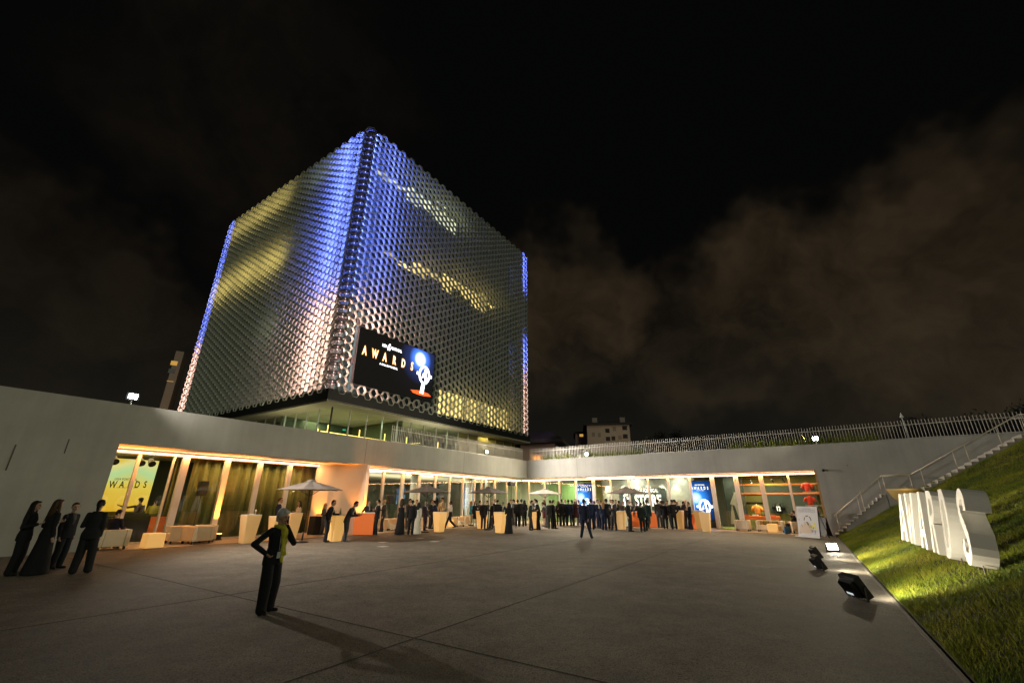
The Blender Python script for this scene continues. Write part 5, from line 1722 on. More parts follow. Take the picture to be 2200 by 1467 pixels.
# rust stain and faint scratches near the floodlights
q = MB(); c = gp(1722, 1222)
pts = [c + np.array([(.75 + .2 * math.sin(3 * t)) * math.cos(t), (.35 + .1 * math.sin(2 * t + 1)) * math.sin(t), .003]) for t in [2 * math.pi * i / 24 for i in range(24)]]
q.add(pts, [tuple(range(24))]); rs = q.build("rust_stain", material("rust_stain", (.10, .05, .025), .8, noise=.5, nscale=3), plaza)

# poster board on a white frame and a chalkboard behind it
PB = gp(1736, 1154); aim_ = math.atan2(-PB[0] * .72, PB[1] * .95)
pbx = gp(1716, 1152); pby = gp(1763, 1156); ax_ = math.atan2(pby[1] - pbx[1], pby[0] - pbx[0]); X = np.array([math.cos(ax_), math.sin(ax_), 0]); Nn = np.array([math.sin(ax_), -math.cos(ax_), 0])
ln = np.linalg.norm(pby - pbx); c0 = (pbx + pby) / 2
hp = at_dist(1740, 1087, c0)[2]
lean = unit(UP * 1 - Nn * .16)
pbd = empty("poster_board", c0, label="pale freestanding poster board with lettering and a line drawn face", cat="poster board")
q = MB(); q.prism([(-ln / 2, .06), (ln / 2, .06), (ln / 2, hp), (-ln / 2, hp)], c0, X, lean, -Nn, .03); q.build("panel", material("poster_paper", (.56, .54, .54), .5, noise=.05, nscale=2), pbd)
q = MB(); q.box(c0 + UP * .03, ln + .2, .3, .05, ax_); q.build("foot_bar", M["white"], pbd)
q = MB(); 
for sg in (-1, 1):
    q.bar(c0 + X * sg * ln * .42 + lean * hp * .95 - Nn * .06, c0 + X * sg * ln * .42 - Nn * .75, .03)
q.build("strut", M["dark"], pbd)
q = MB(); q.bar(c0 + X * (ln / 2 + .012) + lean * .06, c0 + X * (ln / 2 + .012) + lean * hp, .03, .05); q.build("edge_frame", M["dark"], pbd)
Pn_ = c0 + Nn * .006
def pq(polys, mat, nm):
    q = MB()
    for poly in polys:
        q.prism([(a * ln, .06 + b * (hp - .06)) for a, b in poly], Pn_, X, lean, Nn, .002)
    return q.build(nm, mat, pbd)
M["print_grey"] = material("grey_print", (.30, .30, .31), .6); M["print_yellow"] = material("yellow_print", (.75, .70, .03), .6); M["print_sand"] = material("sand_print", (.62, .48, .36), .6); M["print_olive"] = material("olive_print", (.09, .085, .04), .6)
pq([[(-.40, .10), (.16, .10), (.22, .30), (.05, .46), (-.14, .44), (-.40, .30)]], M["print_sand"], "printed_wash")
q = MB(); put_text(q, "LIGA PORTUGAL", .075, Pn_ + Nn * .003 + lean * hp * .90, X, lean, Nn, sx=.62, bold=.01); put_text(q, "PENSA & DECIDE", .155, Pn_ + Nn * .003 + lean * hp * .805, X, lean, Nn, sx=.60); q.build("lettering", M["print_grey"], pbd)
arc = [(.0 + .16 * math.cos(R(a)), .52 + .16 * math.sin(R(a))) for a in range(0, 181, 15)]
b_ = stroke(arc, .035)
face = [[tuple(b_[i][1]), tuple(b_[i + 1][1]), tuple(b_[i + 1][0]), tuple(b_[i][0])] for i in range(len(b_) - 1) if i not in (4, 8)]
face += [[(-.15, .34), (-.13, .34), (-.12, .46), (-.14, .46)], [(-.07, .47), (-.03, .49), (.05, .41), (.05, .36), (-.01, .36)], [(-.42, .52), (-.39, .52), (-.39, .56), (-.42, .56)], [(-.33, .38), (-.30, .38), (-.24, .31), (-.26, .29)], [(-.41, .41), (-.39, .40), (-.39, .44)], [(.12, .38), (.14, .38), (.17, .31), (.15, .31)], [(.22, .30), (.26, .31), (.25, .26), (.22, .26)]]
pq(face, M["print_olive"], "line_drawing")
pq([[(.05, .27), (.14, .27), (.13, .34), (.07, .36)], [(.15, .36), (.30, .34), (.40, .27), (.36, .25), (.20, .30)], [(.24, .36), (.29, .50), (.33, .38), (.30, .36)]], M["print_yellow"], "yellow_shape")
pq([[(.10, .20), (.24, .22), (.20, .12), (.14, .15)], [(.26, .22), (.36, .20), (.28, .06)], [(-.44, .10), (-.38, .16), (-.36, .06)]], M["print_grey"], "grey_shape")
cb0 = gp(1773, 1151.5); ab = empty("chalkboard", cb0, label="black folding chalkboard standing behind the poster board", cat="board")
for k, sg in enumerate((1, -1)):
    q = MB(); up_ = unit(UP - Nn * .22 * sg); q.prism([(-.3, .02), (.3, .02), (.3, 1.0), (-.3, 1.0)], cb0 + Nn * .22 * sg, X, up_, Nn, .03); q.build("panel", M["dark"], ab)
# bags by the seat
for x, y, lab, mt, w_, h_ in ((1692, 1146, "small blue shopping bag beside the armchair at the shop end", material("blue_bag", (.03, .12, .22), .6), .3, .4), (1198, 1125, "red shoulder bag at the hip of the brown haired woman", M["red"], .2, .3)):
    p = ground_at(x, y, 1.0); z0 = 0 if x > 1300 else .7
    root = empty("bag", p + UP * z0, label=lab, cat="bag")
    q = MB(); a0 = [p + UP * z0 + np.array([i * w_ / 2, j * .07, 0]) for i, j in ((-1, -1), (1, -1), (1, 1), (-1, 1))]
    q.loft([a0, [v + UP * h_ * .6 for v in a0], [p + UP * (z0 + h_) + (v - p - UP * z0) * np.array([.85, .35, 1]) for v in a0]]); q.build("body", mt, root, bevel=.012)
    q = MB()
    for j in (-1, 1):
        arc = [p + UP * (z0 + h_ - .01) + np.array([w_ * .25 * math.cos(t), j * .025, .12 * math.sin(t)]) for t in [math.pi * i / 8 for i in range(9)]]
        for u_, v_ in zip(arc[:-1], arc[1:]):
            q.tube(u_, v_, .008, n=6)
    q.build("handle", M["dark"], root)
# ------------------------------------------------------------------ people


def ring_pts(c, x, y, rx, ry, n=14):
    return [c + x * rx * math.cos(t) + y * ry * math.sin(t) for t in [2 * math.pi * i / n for i in range(n)]]


class Fig:
    """Overlapping tapered shapes that are fused into one continuous skin"""

    def __init__(self):
        self.mb = MB(); self.tags = []       # (a, b, ra, rb, tag)

    def cap(self, a, b, ra, rb, tag=0, flat=1.0, flat_dir=None):
        a = np.array(a, float); b = np.array(b, float)
        d = b - a; L_ = np.linalg.norm(d); d = d / L_ if L_ > 1e-6 else UP
        u = np.array(flat_dir, float) if flat_dir is not None else (np.array([0, 1.0, 0]) if abs(d[1]) < .9 else np.array([1.0, 0, 0]))
        x = unit(np.cross(d, u)); y = np.cross(x, d)
        rings = []
        for k in range(5):
            t = -math.pi / 2 + math.pi / 2 * k / 4.0
            rings.append(ring_pts(a + d * ra * math.sin(t) * .999, x, y, max(ra * math.cos(t), 1e-4), max(ra * math.cos(t) * flat, 1e-4)))
        for k in range(5):
            t = math.pi / 2 * k / 4.0
            rings.append(ring_pts(b + d * rb * math.sin(t) * .999, x, y, max(rb * math.cos(t), 1e-4), max(rb * math.cos(t) * flat, 1e-4)))
        self.mb.loft(rings); self.tags.append((a, b, ra, rb, tag)); return self

    def ell(self, c, rx, ry, rz, tag=0, yaw=0.0):
        c = np.array(c, float)
        X = np.array([math.cos(yaw), math.sin(yaw), 0]); Y = np.array([-X[1], X[0], 0])
        rings = []
        for k in range(11):
            t = -math.pi / 2 + math.pi * k / 10
            rings.append(ring_pts(c + UP * rz * math.sin(t), X, Y, max(rx * math.cos(t), 1e-4), max(ry * math.cos(t), 1e-4), 16))
        self.mb.loft(rings); m = min(rx, ry, rz)
        ax = np.argmax((rx, ry, rz)); e = max(rx, ry, rz) - m; dv = (X, Y, UP)[ax]
        self.tags.append((c - dv * e, c + dv * e, m, m, tag)); return self

    def stack(self, secs, tag=0, off=lambda z: np.zeros(3)):
        """secs: (x, y, z, rx, ry)"""
        rings = []
        for (x, y, z, rx, ry) in secs:
            rings.append(ring_pts(np.array([x, y, z]) + off(z), np.array([1, 0, 0.0]), np.array([0, 1.0, 0]), rx, ry, 20))
        self.mb.loft(rings)
        for s0, s1 in zip(secs[:-1], secs[1:]):
            for k in (-1, 0, 1):
                a = np.array(s0[:3]) + off(s0[2]); b = np.array(s1[:3]) + off(s1[2])
                r0, r1 = min(s0[3], s0[4]), min(s1[3], s1[4])
                a = a + np.array([k * (s0[3] - r0), k * 0, 0]); b = b + np.array([k * (s1[3] - r1), 0, 0])
                self.tags.append((a, b, r0, r1, tag))
        return self

    def fuse(self, name, voxel, smooth=3):
        me = bpy.data.meshes.new("tmp"); me.from_pydata(self.mb.v, [], self.mb.f)
        ob = bpy.data.objects.new("tmp", me); COL.objects.link(ob)
        rm = ob.modifiers.new("r", "REMESH"); rm.mode = "VOXEL"; rm.voxel_size = voxel
        sm = ob.modifiers.new("s", "SMOOTH"); sm.factor = .5; sm.iterations = smooth
        dg = bpy.context.evaluated_depsgraph_get()
        out = bpy.data.meshes.new_from_object(ob.evaluated_get(dg)); out.name = name
        bpy.data.objects.remove(ob); bpy.data.meshes.remove(me)
        out.polygons.foreach_set("use_smooth", [True] * len(out.polygons))
        return out

    def paint(self, me, ntag):
        n = len(me.polygons); c = np.empty(n * 3); me.polygons.foreach_get("center", c); c = c.reshape(-1, 3)
        best = np.full(n, 1e9); idx = np.zeros(n, np.int32)
        for a, b, ra, rb, tg in self.tags:
            d = b - a; L2 = max(d @ d, 1e-9)
            t = np.clip(((c - a) @ d) / L2, 0, 1)
            dist = np.linalg.norm(c - (a + t[:, None] * d), axis=1) - (ra + (rb - ra) * t)
            m = dist < best; best[m] = dist[m]; idx[m] = tg
        me.polygons.foreach_set("material_index", idx)


SHW = (.165, .185)
ARMS = {  # elbow and hand relative to the shoulder; x is outwards
    "down": ((.036, -.03, -.29), (.028, .03, -.54)), "hold": ((.06, -.01, -.28), (-.05, .23, -.20)), "pocket": ((.12, -.08, -.26), (.0, .05, -.46)),
    "hip": ((.26, -.10, -.22), (.05, .02, -.40)), "phone": ((.09, .17, -.24), (-.085, .085, .10)), "cross": ((.06, .07, -.27), (-.22, .20, -.19)),
    "table": ((.07, .10, -.27), (-.03, .34, -.25)), "fwd": ((.05, .08, -.28), (.02, .28, -.44)), "aft": ((.06, -.14, -.26), (.06, -.17, -.52)),
    "clasp": ((.08, .02, -.28), (-.14, .17, -.45)), "out": ((.24, .10, -.05), (.50, .18, .02)), "face": ((.05, .16, -.24), (-.12, .16, .05)), "lap": ((.06, .08, -.26), (-.05, .32, -.30))}


def hand(f, w, d, palm, curl=.5, r=.0105, tag=0):
    """palm at the wrist with four fingers and a side thumb"""
    d = unit(d); palm = unit(palm - d * (palm @ d)); side = np.cross(d, palm)
    f.cap(w, w + d * .085, .024, .030, tag, .62, palm)
    lens = (.066, .076, .071, .055)
    for k, (off, L_) in enumerate(zip((-.027, -.009, .009, .026), lens)):
        a = w + d * .088 + side * off
        b = a + (d * math.cos(curl * .6) + palm * math.sin(curl * .6)) * L_ * .55
        c = b + (d * math.cos(curl * 1.7) + palm * math.sin(curl * 1.7)) * L_ * .5
        f.cap(a, b, r, r * .95, tag); f.cap(b, c, r * .95, r * .82, tag)
    a = w + d * .03 - side * .022; b = a + (d * .6 - side * .75 + palm * .25) * .05; c = b + (d * .9 - side * .1 + palm * .4) * .035
    f.cap(a, b, .0135, .012, tag); f.cap(b, c, .012, .010, tag)


_protos = {}


def proto(key, sex="m", arms=("down", "down"), stance="stand", lean=0.0, nod=0.0, turn=0.0, top="suit", bottom="trousers", hair="short", voxel=.0115,
          wide=1.0, tie=True, sway=0.0):
    """builds the meshes of one kind of figure, facing +y, 1.76 m tall; returns (body, [(part name, mesh, slot)])"""
    if key in _protos:
        return _protos[key]
    fem = sex == "f"
    hipz = .92 if stance != "walk" else .89
    if stance == "sit":
        hipz = .50
    up = hipz - .92
    sh_w = (.160 if fem else .186); sz = 1.398 + up
    def off(z):
        k = max(0, z - hipz)
        return np.array([sway * k, lean * k + (lean * .5 * k * k), -abs(lean) * .18 * k])
    J = lambda x, y, z: np.array([x, y, z]) + off(z)
    body, coat = Fig(), Fig()
    SK, SH, TR_, SO, EY, TI = 0, 1, 2, 3, 4, 5
    # head
    hc = J(0, .012, 1.645 + up); hd = hc + np.array([0, .02 * nod, 0])
    ct, st_ = math.cos(turn), math.sin(turn)
    cn, sn = math.cos(nod), math.sin(nod)
    def H(x, y, z):
        y2, z2 = y * cn + z * sn, -y * sn + z * cn
        return hd + np.array([x * ct - y2 * st_, x * st_ + y2 * ct, z2])
    body.ell(H(0, -.005, .022), .076, .093, .098, SK, turn)
    body.cap(H(0, .03, -.045), H(0, .048, -.085), .054, .034, SK)
    body.cap(H(0, .086, .015), H(0, .106, -.028), .010, .015, SK)
    body.cap(H(-.03, .078, .03), H(.03, .078, .03), .016, .016, SK)
    body.cap(H(-.018, .088, -.066), H(.018, .088, -.066), .008, .008, EY)
    for sg in (-1, 1):
        body.cap(H(sg * .077, -.005, .015), H(sg * .078, -.012, -.03), .013, .010, SK)
        body.ell(H(sg * .030, .083, .012), .011, .007, .007, EY)
    body.cap(J(0, -.012, 1.46 + up), H(0, -.02, -.06), .056 if not fem else .047, .054 if not fem else .045, SK)
    # torso
    if fem:
        secs = [(.16, .115, .86), (.178, .125, .94), (.128, .095, 1.09), (.142, .105, 1.2), (.155, .122, 1.29), (.122, .088, 1.405), (.07, .06, 1.455)]
    else:
        secs = [(.150, .11, .86), (.160, .112, .95), (.150, .108, 1.08), (.172, .118, 1.22), (.188, .122, 1.33), (.150, .094, 1.42), (.08, .068, 1.468)]
    tsecs = [(0, 0, z + up, rx, ry) for rx, ry, z in secs]
    body.stack(tsecs[:3], TR_, off); body.stack(tsecs[2:], SH, off)
    # legs
    hw = .088
    if stance == "sit":
        legs = [((-.10, 0, .50), (-.12, .44, .50), (-.13, .42, .09), 0.0), ((.10, 0, .50), (.10, .46, .53), (-.06, .74, .42), .2)] if key.endswith("crossed") else [((-.10, 0, .5), (-.13, .44, .5), (-.13, .46, .09), 0), ((.10, 0, .5), (.13, .44, .5), (.13, .46, .09), 0)]
    elif stance == "walk":
        legs = [((-hw, 0, hipz), (-.09, .20, .49), (-.08, .34, .10), 0.15), ((hw, 0, hipz), (.09, -.06, .47), (.09, -.40, .15), -.45)]
    elif stance == "wide":
        legs = [((-hw, 0, hipz), (-.13, .04, .49), (-.20, .0, .085), 0), ((hw, 0, hipz), (.17, .05, .49), (.30, .02, .085), .1)]
    elif stance == "crossed":
        legs = [((-hw, 0, hipz), (-.06, .02, .49), (-.05, -.02, .085), 0), ((hw, 0, hipz), (.07, .10, .48), (-.09, .14, .10), .2)]
    elif stance == "kick":
        legs = [((-hw, 0, hipz), (-.09, .02, .49), (-.09, -.02, .085), 0), ((hw, 0, hipz), (.10, -.02, .50), (.16, -.40, .30), -.9)]
    elif stance == "shift":
        legs = [((-hw, 0, hipz), (-.10, .03, .49), (-.12, -.03, .085), 0), ((hw, 0, hipz), (.12, .06, .49), (.14, .08, .085), .05)]
    else:
        legs = [((-hw, 0, hipz), (-.095, .025, .49), (-.10, -.02, .085), 0), ((hw, 0, hipz), (.095, .025, .49), (.10, -.02, .085), 0)]
    skinleg = bottom in ("kneedress",)
    for k, (h, kn, an, toe) in enumerate(legs):
        lt = SK if skinleg else TR_
        w_ = wide
        h, kn, an = np.array(h, float), np.array(kn, float), np.array(an, float)
        r3 = (.102, .078 * w_, .066 * w_) if not skinleg else (.085, .052, .036)
        body.cap(h, kn, r3[0], r3[1], lt); body.cap(kn, an, r3[1], r3[2], lt)
        if w_ > 1.15:
            body.cap(kn * .4 + an * .6, an + UP * -.0, .062 * w_, .072 * w_, lt)
        sg = -1 if k == 0 else 1
        fd = unit(np.array([sg * .18, 1.0, 0]))
        if stance == "sit" and toe > .1:
            fd = unit(np.array([-.2, .8, .35]))
        pitch = toe
        fz = UP * -pitch * .12
        heel = an + np.array([0, -.035, -.045]); tp = heel + fd * .20 + (UP * pitch * .14 if toe > 0 else UP * toe * .10)
        if skinleg or bottom == "gown":
            body.cap(heel + UP * .03, tp + UP * -.015, .026, .022, SO); body.cap(heel + UP * .03, heel - UP * .035, .016, .010, SO)
        else:
            body.cap(heel, tp, .038, .032, SO, .85)
    if skinleg or bottom == "skirt":
        pass
    # arms
    for k, nm in enumerate(arms):
        sg = -1 if k == 0 else 1
        e_, h_ = ARMS[nm]
        S = J(sg * sh_w, -.01, sz)
        E_ = S + np.array([sg * e_[0], e_[1], e_[2]]); Hn = S + np.array([sg * h_[0], h_[1], h_[2]])
        ra = (.055, .043, .033) if not fem else (.045, .036, .027)
        sleeve = SK if top in ("strapless",) else SH
        body.cap(S, E_, ra[0], ra[1], sleeve); body.cap(E_, E_ + (Hn - E_) * .97, ra[1], ra[2] * .9, sleeve)
        dd = unit(Hn - E_)
        pal = np.array([-sg * 1.0, .2, 0]) if h_[2] < -.35 else np.array([-sg * .5, .1, .8])
        if nm == "phone":
            pal = np.array([-sg * 1.0, -.3, 0]); dd = unit(dd + np.array([0, -.25, .3]))
        hand(body, Hn, dd, pal, .55 if nm in ("down", "fwd", "aft") else 1.05)
        if top in ("suit", "blazer"):
            coat.cap(S, E_, ra[0] + .016, ra[1] + .016, 0); coat.cap(E_, E_ + (Hn - E_) * .90, ra[1] + .016, ra[2] + .016, 0)
    parts = []
    if top in ("suit", "blazer"):
        cs = [(tsecs[0][3] + (.028 if not fem else .035), tsecs[0][4] + .03, .80)] if stance != "sit" else [(.19, .14, .90)]
        jk = [(0, -.004, z + up, rx, ry) for rx, ry, z in cs] + [(x, y - .004, z, rx + .020, ry + .016) for (x, y, z, rx, ry) in tsecs[1:-1]] + [(0, -.012, 1.478 + up, .10, .078)]
        coat.stack(jk, 0, off)
        # shirt front showing in the V of the jacket
        pr = .122 if not fem else .120
        body.cap(J(0, pr, 1.17 + up), J(0, pr + .002, 1.31 + up), .016, .040, SH, .55)
        body.cap(J(0, pr + .002, 1.31 + up), J(0, pr - .045, 1.43 + up), .040, .050, SH, .6)
        if tie and not fem:
            body.cap(J(0, .137, 1.17 + up), J(0, .133, 1.33 + up), .019, .017, TI, .5); body.cap(J(0, .133, 1.33 + up), J(0, .092, 1.455 + up), .016, .02, TI, .6)
        body.cap(J(-.035, .06, 1.458 + up), J(.035, .06, 1.458 + up), .022, .022, SH)
        cm = coat.fuse(key + "_jacket", voxel * 1.1); parts.append(("jacket", cm, 0))
    if bottom in ("gown", "kneedress"):
        dr = Fig()
        if bottom == "gown":
            gs_ = [(.27, .27, .015), (.24, .235, .25), (.20, .19, .55), (.185, .15, .80), (.195, .142, .94), (.14, .108, 1.09), (.155, .118, 1.2), (.166, .132, 1.29)]
        else:
            gs_ = [(.17, .15, .52), (.185, .15, .70), (.19, .14, .92), (.14, .108, 1.09), (.155, .118, 1.2), (.166, .132, 1.29)]
        gs_ = gs_ + ([(.165, .105, 1.40), (.10, .08, 1.45)] if top != "strapless" else [(.163, .125, 1.33)])
        dr.stack([(0, -.002, z + up, rx, ry) for rx, ry, z in gs_], 0, off)
        if top != "strapless":
            for k, nm in enumerate(arms):
                sg = -1 if k == 0 else 1; e_, h_ = ARMS[nm]; S = J(sg * sh_w, -.01, sz)
                E_ = S + np.array([sg * e_[0], e_[1], e_[2]]); Hn = S + np.array([sg * h_[0], h_[1], h_[2]])
                dr.cap(S, E_, .056, .05, 0); dr.cap(E_, E_ + (Hn - E_) * .85, .05, .042, 0)
        parts.append(("dress", dr.fuse(key + "_dress", voxel * 1.1), 0))
    # hair
    if hair != "bald":
        hr = Fig()
        hr.ell(H(0, -.022, .042), .084, .090, .092, 0, turn)
        hr.cap(H(-.035, .055, .098), H(.035, .055, .098), .022, .022, 0)
        for sg in (-1, 1):
            hr.cap(H(sg * .072, .0, .04), H(sg * .070, -.03, -.02), .020, .018, 0)
        hr.cap(H(0, -.085, .02), H(0, -.075, -.055), .045, .04, 0)
        if hair == "full":
            hr.ell(H(0, -.03, .052), .100, .105, .105, 0, turn)
            hr.cap(H(-.05, .045, .09), H(.05, .05, .10), .035, .034, 0)
            hr.cap(H(0, -.08, .0), H(0, -.07, -.07), .06, .05, 0)
        if hair in ("long", "verylong"):
            zl = -.36 if hair == "long" else -.52
            hr.cap(H(0, -.075, .03), H(0, -.095, zl * .6), .075, .10, 0, .6, (0, 1, 0)); hr.cap(H(0, -.095, zl * .6), H(0, -.09, zl), .10, .06, 0, .55, (0, 1, 0))
            for sg in (-1, 1):
                hr.cap(H(sg * .073, -.02, .04), H(sg * .10, .0, -.20), .030, .034, 0); hr.cap(H(sg * .10, .0, -.20), H(sg * .10, .03, zl * .8), .034, .020, 0)
        if hair == "pony":
            hr.cap(H(0, -.10, .05), H(0, -.15, -.03), .035, .042, 0); hr.cap(H(0, -.15, -.03), H(0, -.12, -.24), .042, .018, 0)
        if hair == "cap":
            hr.ell(H(0, -.005, .06), .095, .11, .075, 0, turn); hr.cap(H(-.04, .09, .05), H(.04, .09, .05), .03, .03, 0)
        parts.append(("hair", hr.fuse(key + "_hair", .010), 0))
    bm_ = body.fuse(key, voxel); body.paint(bm_, 6)
    for i in range(6):
        bm_.materials.append(M["skin"])
    for nm, me, _ in parts:
        me.materials.append(M["skin"])
    _protos[key] = (bm_, parts, hipz)
    return _protos[key]


_cm = {}


def cloth(c, rough=.85):
    k = tuple(c)
    if k not in _cm:
        _cm[k] = material("fabric_%d" % len(_cm), c, rough, spec=.2, noise=.12, nscale=7)
    return _cm[k]


BLACK, CHAR, NAVY, GREY = (.016, .016, .018), (.042, .042, .046), (.020, .028, .062), (.095, .095, .098)
HAIRC = {"dark": (.012, .009, .007), "brown": (.05, .028, .014), "grey": (.42, .41, .39), "white": (.55, .54, .52), "blond": (.32, .19, .08), "red": (.14, .05, .02)}
SKINS = [(.46, .28, .20), (.40, .23, .15), (.52, .34, .25), (.16, .085, .05)]
M["shoe"] = material("black_shoe", (.010, .009, .009), .3); M["eye"] = material("dark_feature", (.06, .025, .02), .5)


def person(pr, p, height, face, label, top=BLACK, bottom=None, shirt=(.62, .60, .56), hair="dark", skin=0, tie=BLACK, group=None, shoe=None, z=0.0):
    """face: 0 looks at the camera, 90 to the right of the picture, 180 away"""
    bm_, parts, hipz = pr
    k = height / 1.76
    root = bpy.data.objects.new("person", bm_); COL.objects.link(root)
    th = math.atan2(p[0], p[1])
    root.location = (p[0], p[1], z); root.scale = (k, k, k)
    root.rotation_euler = (0, 0, math.pi + R(face) - th)
    mats = [cloth(SKINS[skin], .55), cloth(shirt), cloth(bottom or top), shoe or M["shoe"], M["eye"], cloth(tie)]
    for i, m in enumerate(mats):
        root.material_slots[i].link = "OBJECT"; root.material_slots[i].material = m
    tag(root, label, "person", group)
    for nm, me, _ in parts:
        c = bpy.data.objects.new(nm, me); COL.objects.link(c); c.parent = root
        c.material_slots[0].link = "OBJECT"
        c.material_slots[0].material = cloth(HAIRC[hair], .6) if nm == "hair" else cloth(top)
    return root


def stand(pr, x, yf, yh, face, label, omax=1.3, hmin=1.55, hmax=1.92, xh=None, **kw):
    """feet under pixel (x, yf), top of the head at row yh"""
    p = ground_at(x, yf, omax)
    h = at_dist(xh or x, yh, p)[2]
    h = min(max(h, hmin), hmax)
    return person(pr, p, h, face, label, **kw)


P = dict(
    down=proto("man_down"), hold=proto("man_hold", arms=("hold", "down")), hold2=proto("man_hold_left", arms=("down", "hold"), stance="shift", turn=.3),
    pocket=proto("man_pocket", arms=("pocket", "pocket"), stance="shift"), cross=proto("man_cross", arms=("cross", "cross"), stance="shift", nod=.15),
    table=proto("man_table", arms=("table", "table"), stance="crossed", lean=.12, nod=.2), lean=proto("man_lean", arms=("table", "pocket"), stance="shift", lean=.16, turn=-.25),
    walk=proto("man_walk", arms=("fwd", "aft"), stance="wide", nod=.1), waiter=proto("waiter_walk", arms=("hold", "aft"), stance="walk", top="shirt"),
    clasp=proto("man_clasp", arms=("clasp", "clasp"), hair="full"), kick=proto("man_kick", arms=("hold", "down"), stance="kick", lean=.06),
    bald=proto("man_bald", arms=("down", "hold"), stance="shift", hair="bald"), tbend=proto("man_bend", arms=("table", "table"), lean=.34, nod=.35, stance="shift"),
    gown=proto("woman_gown", "f", ("hold", "down"), top="sleeved", bottom="gown", hair="long"), gownb=proto("woman_gown_bare", "f", ("down", "hold"), top="strapless", bottom="gown", hair="long"),
    wsuit=proto("woman_suit", "f", ("down", "clasp"), top="blazer", hair="long", tie=False), wdress=proto("woman_dress", "f", ("hold", "down"), top="sleeved", bottom="kneedress", hair="long", stance="stand"),
    wlong=proto("woman_long_hair", "f", ("down", "hold"), top="blazer", hair="verylong", tie=False, wide=1.2), wup=proto("woman_tied_hair", "f", ("down", "down"), top="blazer", hair="short", tie=False, wide=1.1, turn=-.4),
    wpony=proto("woman_pony", "f", ("hold", "down"), top="blazer", hair="pony", tie=False, stance="shift", wide=1.25, lean=.05), wtop=proto("woman_top", "f", ("hold", "hold"), top="blazer", hair="long", tie=False),
    out=proto("man_arm_out", arms=("out", "down"), top="shirt", hair="cap"), shirt=proto("man_shirt", arms=("table", "table"), top="shirt"),
    sit=proto("man_sit_crossed", arms=("lap", "lap"), stance="sit", nod=.3), sit2=proto("woman_sit", "f", ("face", "lap"), stance="sit", hair="full", tie=False))
G = "guests in evening dress on the terrace"
# --- group at the left wall
stand(P["wlong"], 22, 1236, 1076, 70, "woman with long dark hair in black suit, leftmost of the group by the blank wall", xh=68, top=BLACK, hair="dark", hmax=1.74, shirt=BLACK)
stand(P["gown"], 72, 1234, 1073, 120, "woman with long brown hair in a floor length black dress by the blank wall", xh=124, top=BLACK, hair="brown", hmax=1.76, shirt=BLACK)
stand(P["wup"], 117, 1222, 1080, 40, "woman in dark suit with tied back hair and visible face by the blank wall", xh=150, top=(.014, .015, .02), hair="dark", hmax=1.72, shirt=(.10, .09, .085))
stand(P["wpony"], 168, 1232, 1073, 165, "person with ponytail in a flared black suit, rightmost of the wall group", xh=210, top=BLACK, hair="dark", hmax=1.76)
# --- seated man and the stage
c_, rz_ = CHP[231]
person(P["sit"], c_ + LW.n * -.0 + np.array([0, 0, 0]), 1.74, 140, "man in dark suit sitting cross legged on the leftmost white armchair", top=(.02, .018, .03), hair="dark")
person(P["out"], LW.p(25.7, 4.5), 1.75, 215, "disc jockey silhouette with a cap and outstretched arm before the yellow screen", top=(.05, .03, .015), shirt=(.05, .03, .015), hair="dark")
person(P["shirt"], LW.p(24.9, 5.2), 1.70, 180, "person in a yellow green shirt behind the stage table", top=(.3, .3, .04), bottom=CHAR, shirt=(.42, .40, .05), hair="dark")
# --- tables by the curtains
stand(P["hold"], 588, 1152, 1069, 80, "bearded man in a bright navy suit behind the grey haired caller", top=(.018, .026, .075), hair="brown", omax=1.5, xh=593)
stand(P["wtop"], 632, 1153, 1076, 290, "woman in a white blazer and dark trousers at the curtain tables", top=(.62, .56, .48), bottom=CHAR, hair="brown", shirt=(.5, .45, .4), xh=636)
stand(P["lean"], 697, 1164, 1073, 75, "man in black suit leaning at the yellow glowing table, left of the pair", top=BLACK, hair="dark", xh=709)
stand(P["tbend"], 739, 1163, 1077, 70, "man in dark suit with back turned bending at the yellow glowing table", top=CHAR, hair="dark", xh=749, hmin=1.7)
stand(P["wtop"], 690, 1148, 1082, 60, "blond person half hidden behind the man leaning at the yellow table", top=GREY, hair="blond", omax=1.5)
# --- trio before the orange counter
stand(P["pocket"], 785, 1147, 1075, 35, "man with hands in pockets, grey shirt and dark tie before the orange counter", top=CHAR, hair="red", shirt=(.34, .34, .34))
stand(P["cross"], 806, 1149, 1073, 275, "tall man in black suit talking with the man in grey shirt by the orange counter", top=BLACK, hair="dark", skin=1)
stand(P["bald"], 820, 1142, 1073, 265, "bald man in dark suit next to the loudspeaker pole", top=CHAR, hair="white", skin=2)
person(P["shirt"], LW.p(15.0, 3.0), 1.72, 330, "waiter in white shirt standing inside the glass behind the loudspeaker", top=(.6, .58, .5), bottom=BLACK, shirt=(.6, .58, .5), hair="dark")
# --- under the second parasol
stand(P["gownb"], 858, 1148, 1071, 170, "woman in a black gown with bare back and long brown hair", top=BLACK, hair="brown", xh=864, skin=1)
stand(P["clasp"], 876, 1138, 1072, 20, "man in grey suit facing the viewer behind the bare backed gown", top=GREY, hair="dark")
stand(P["down"], 881, 1149, 1074, 178, "man in black suit seen from behind between the black gown and the white dress", top=BLACK, hair="dark", xh=884)
stand(P["hold"], 891, 1136, 1073, 350, "man in charcoal suit partly hidden behind the white dress", top=CHAR, hair="brown")
stand(P["gown"], 895, 1147, 1079, 160, "woman in a long white dress with black hair", top=(.62, .58, .48), hair="dark", xh=898, shirt=(.62, .58, .48))
stand(P["bald"], 911, 1140, 1077, 60, "balding man in a plum suit left of the second parasol pole", top=(.035, .02, .04), hair="grey")
stand(P["hold"], 924, 1136, 1073, 60, "man in dark suit raising a drink right of the second parasol pole", top=CHAR, hair="brown")
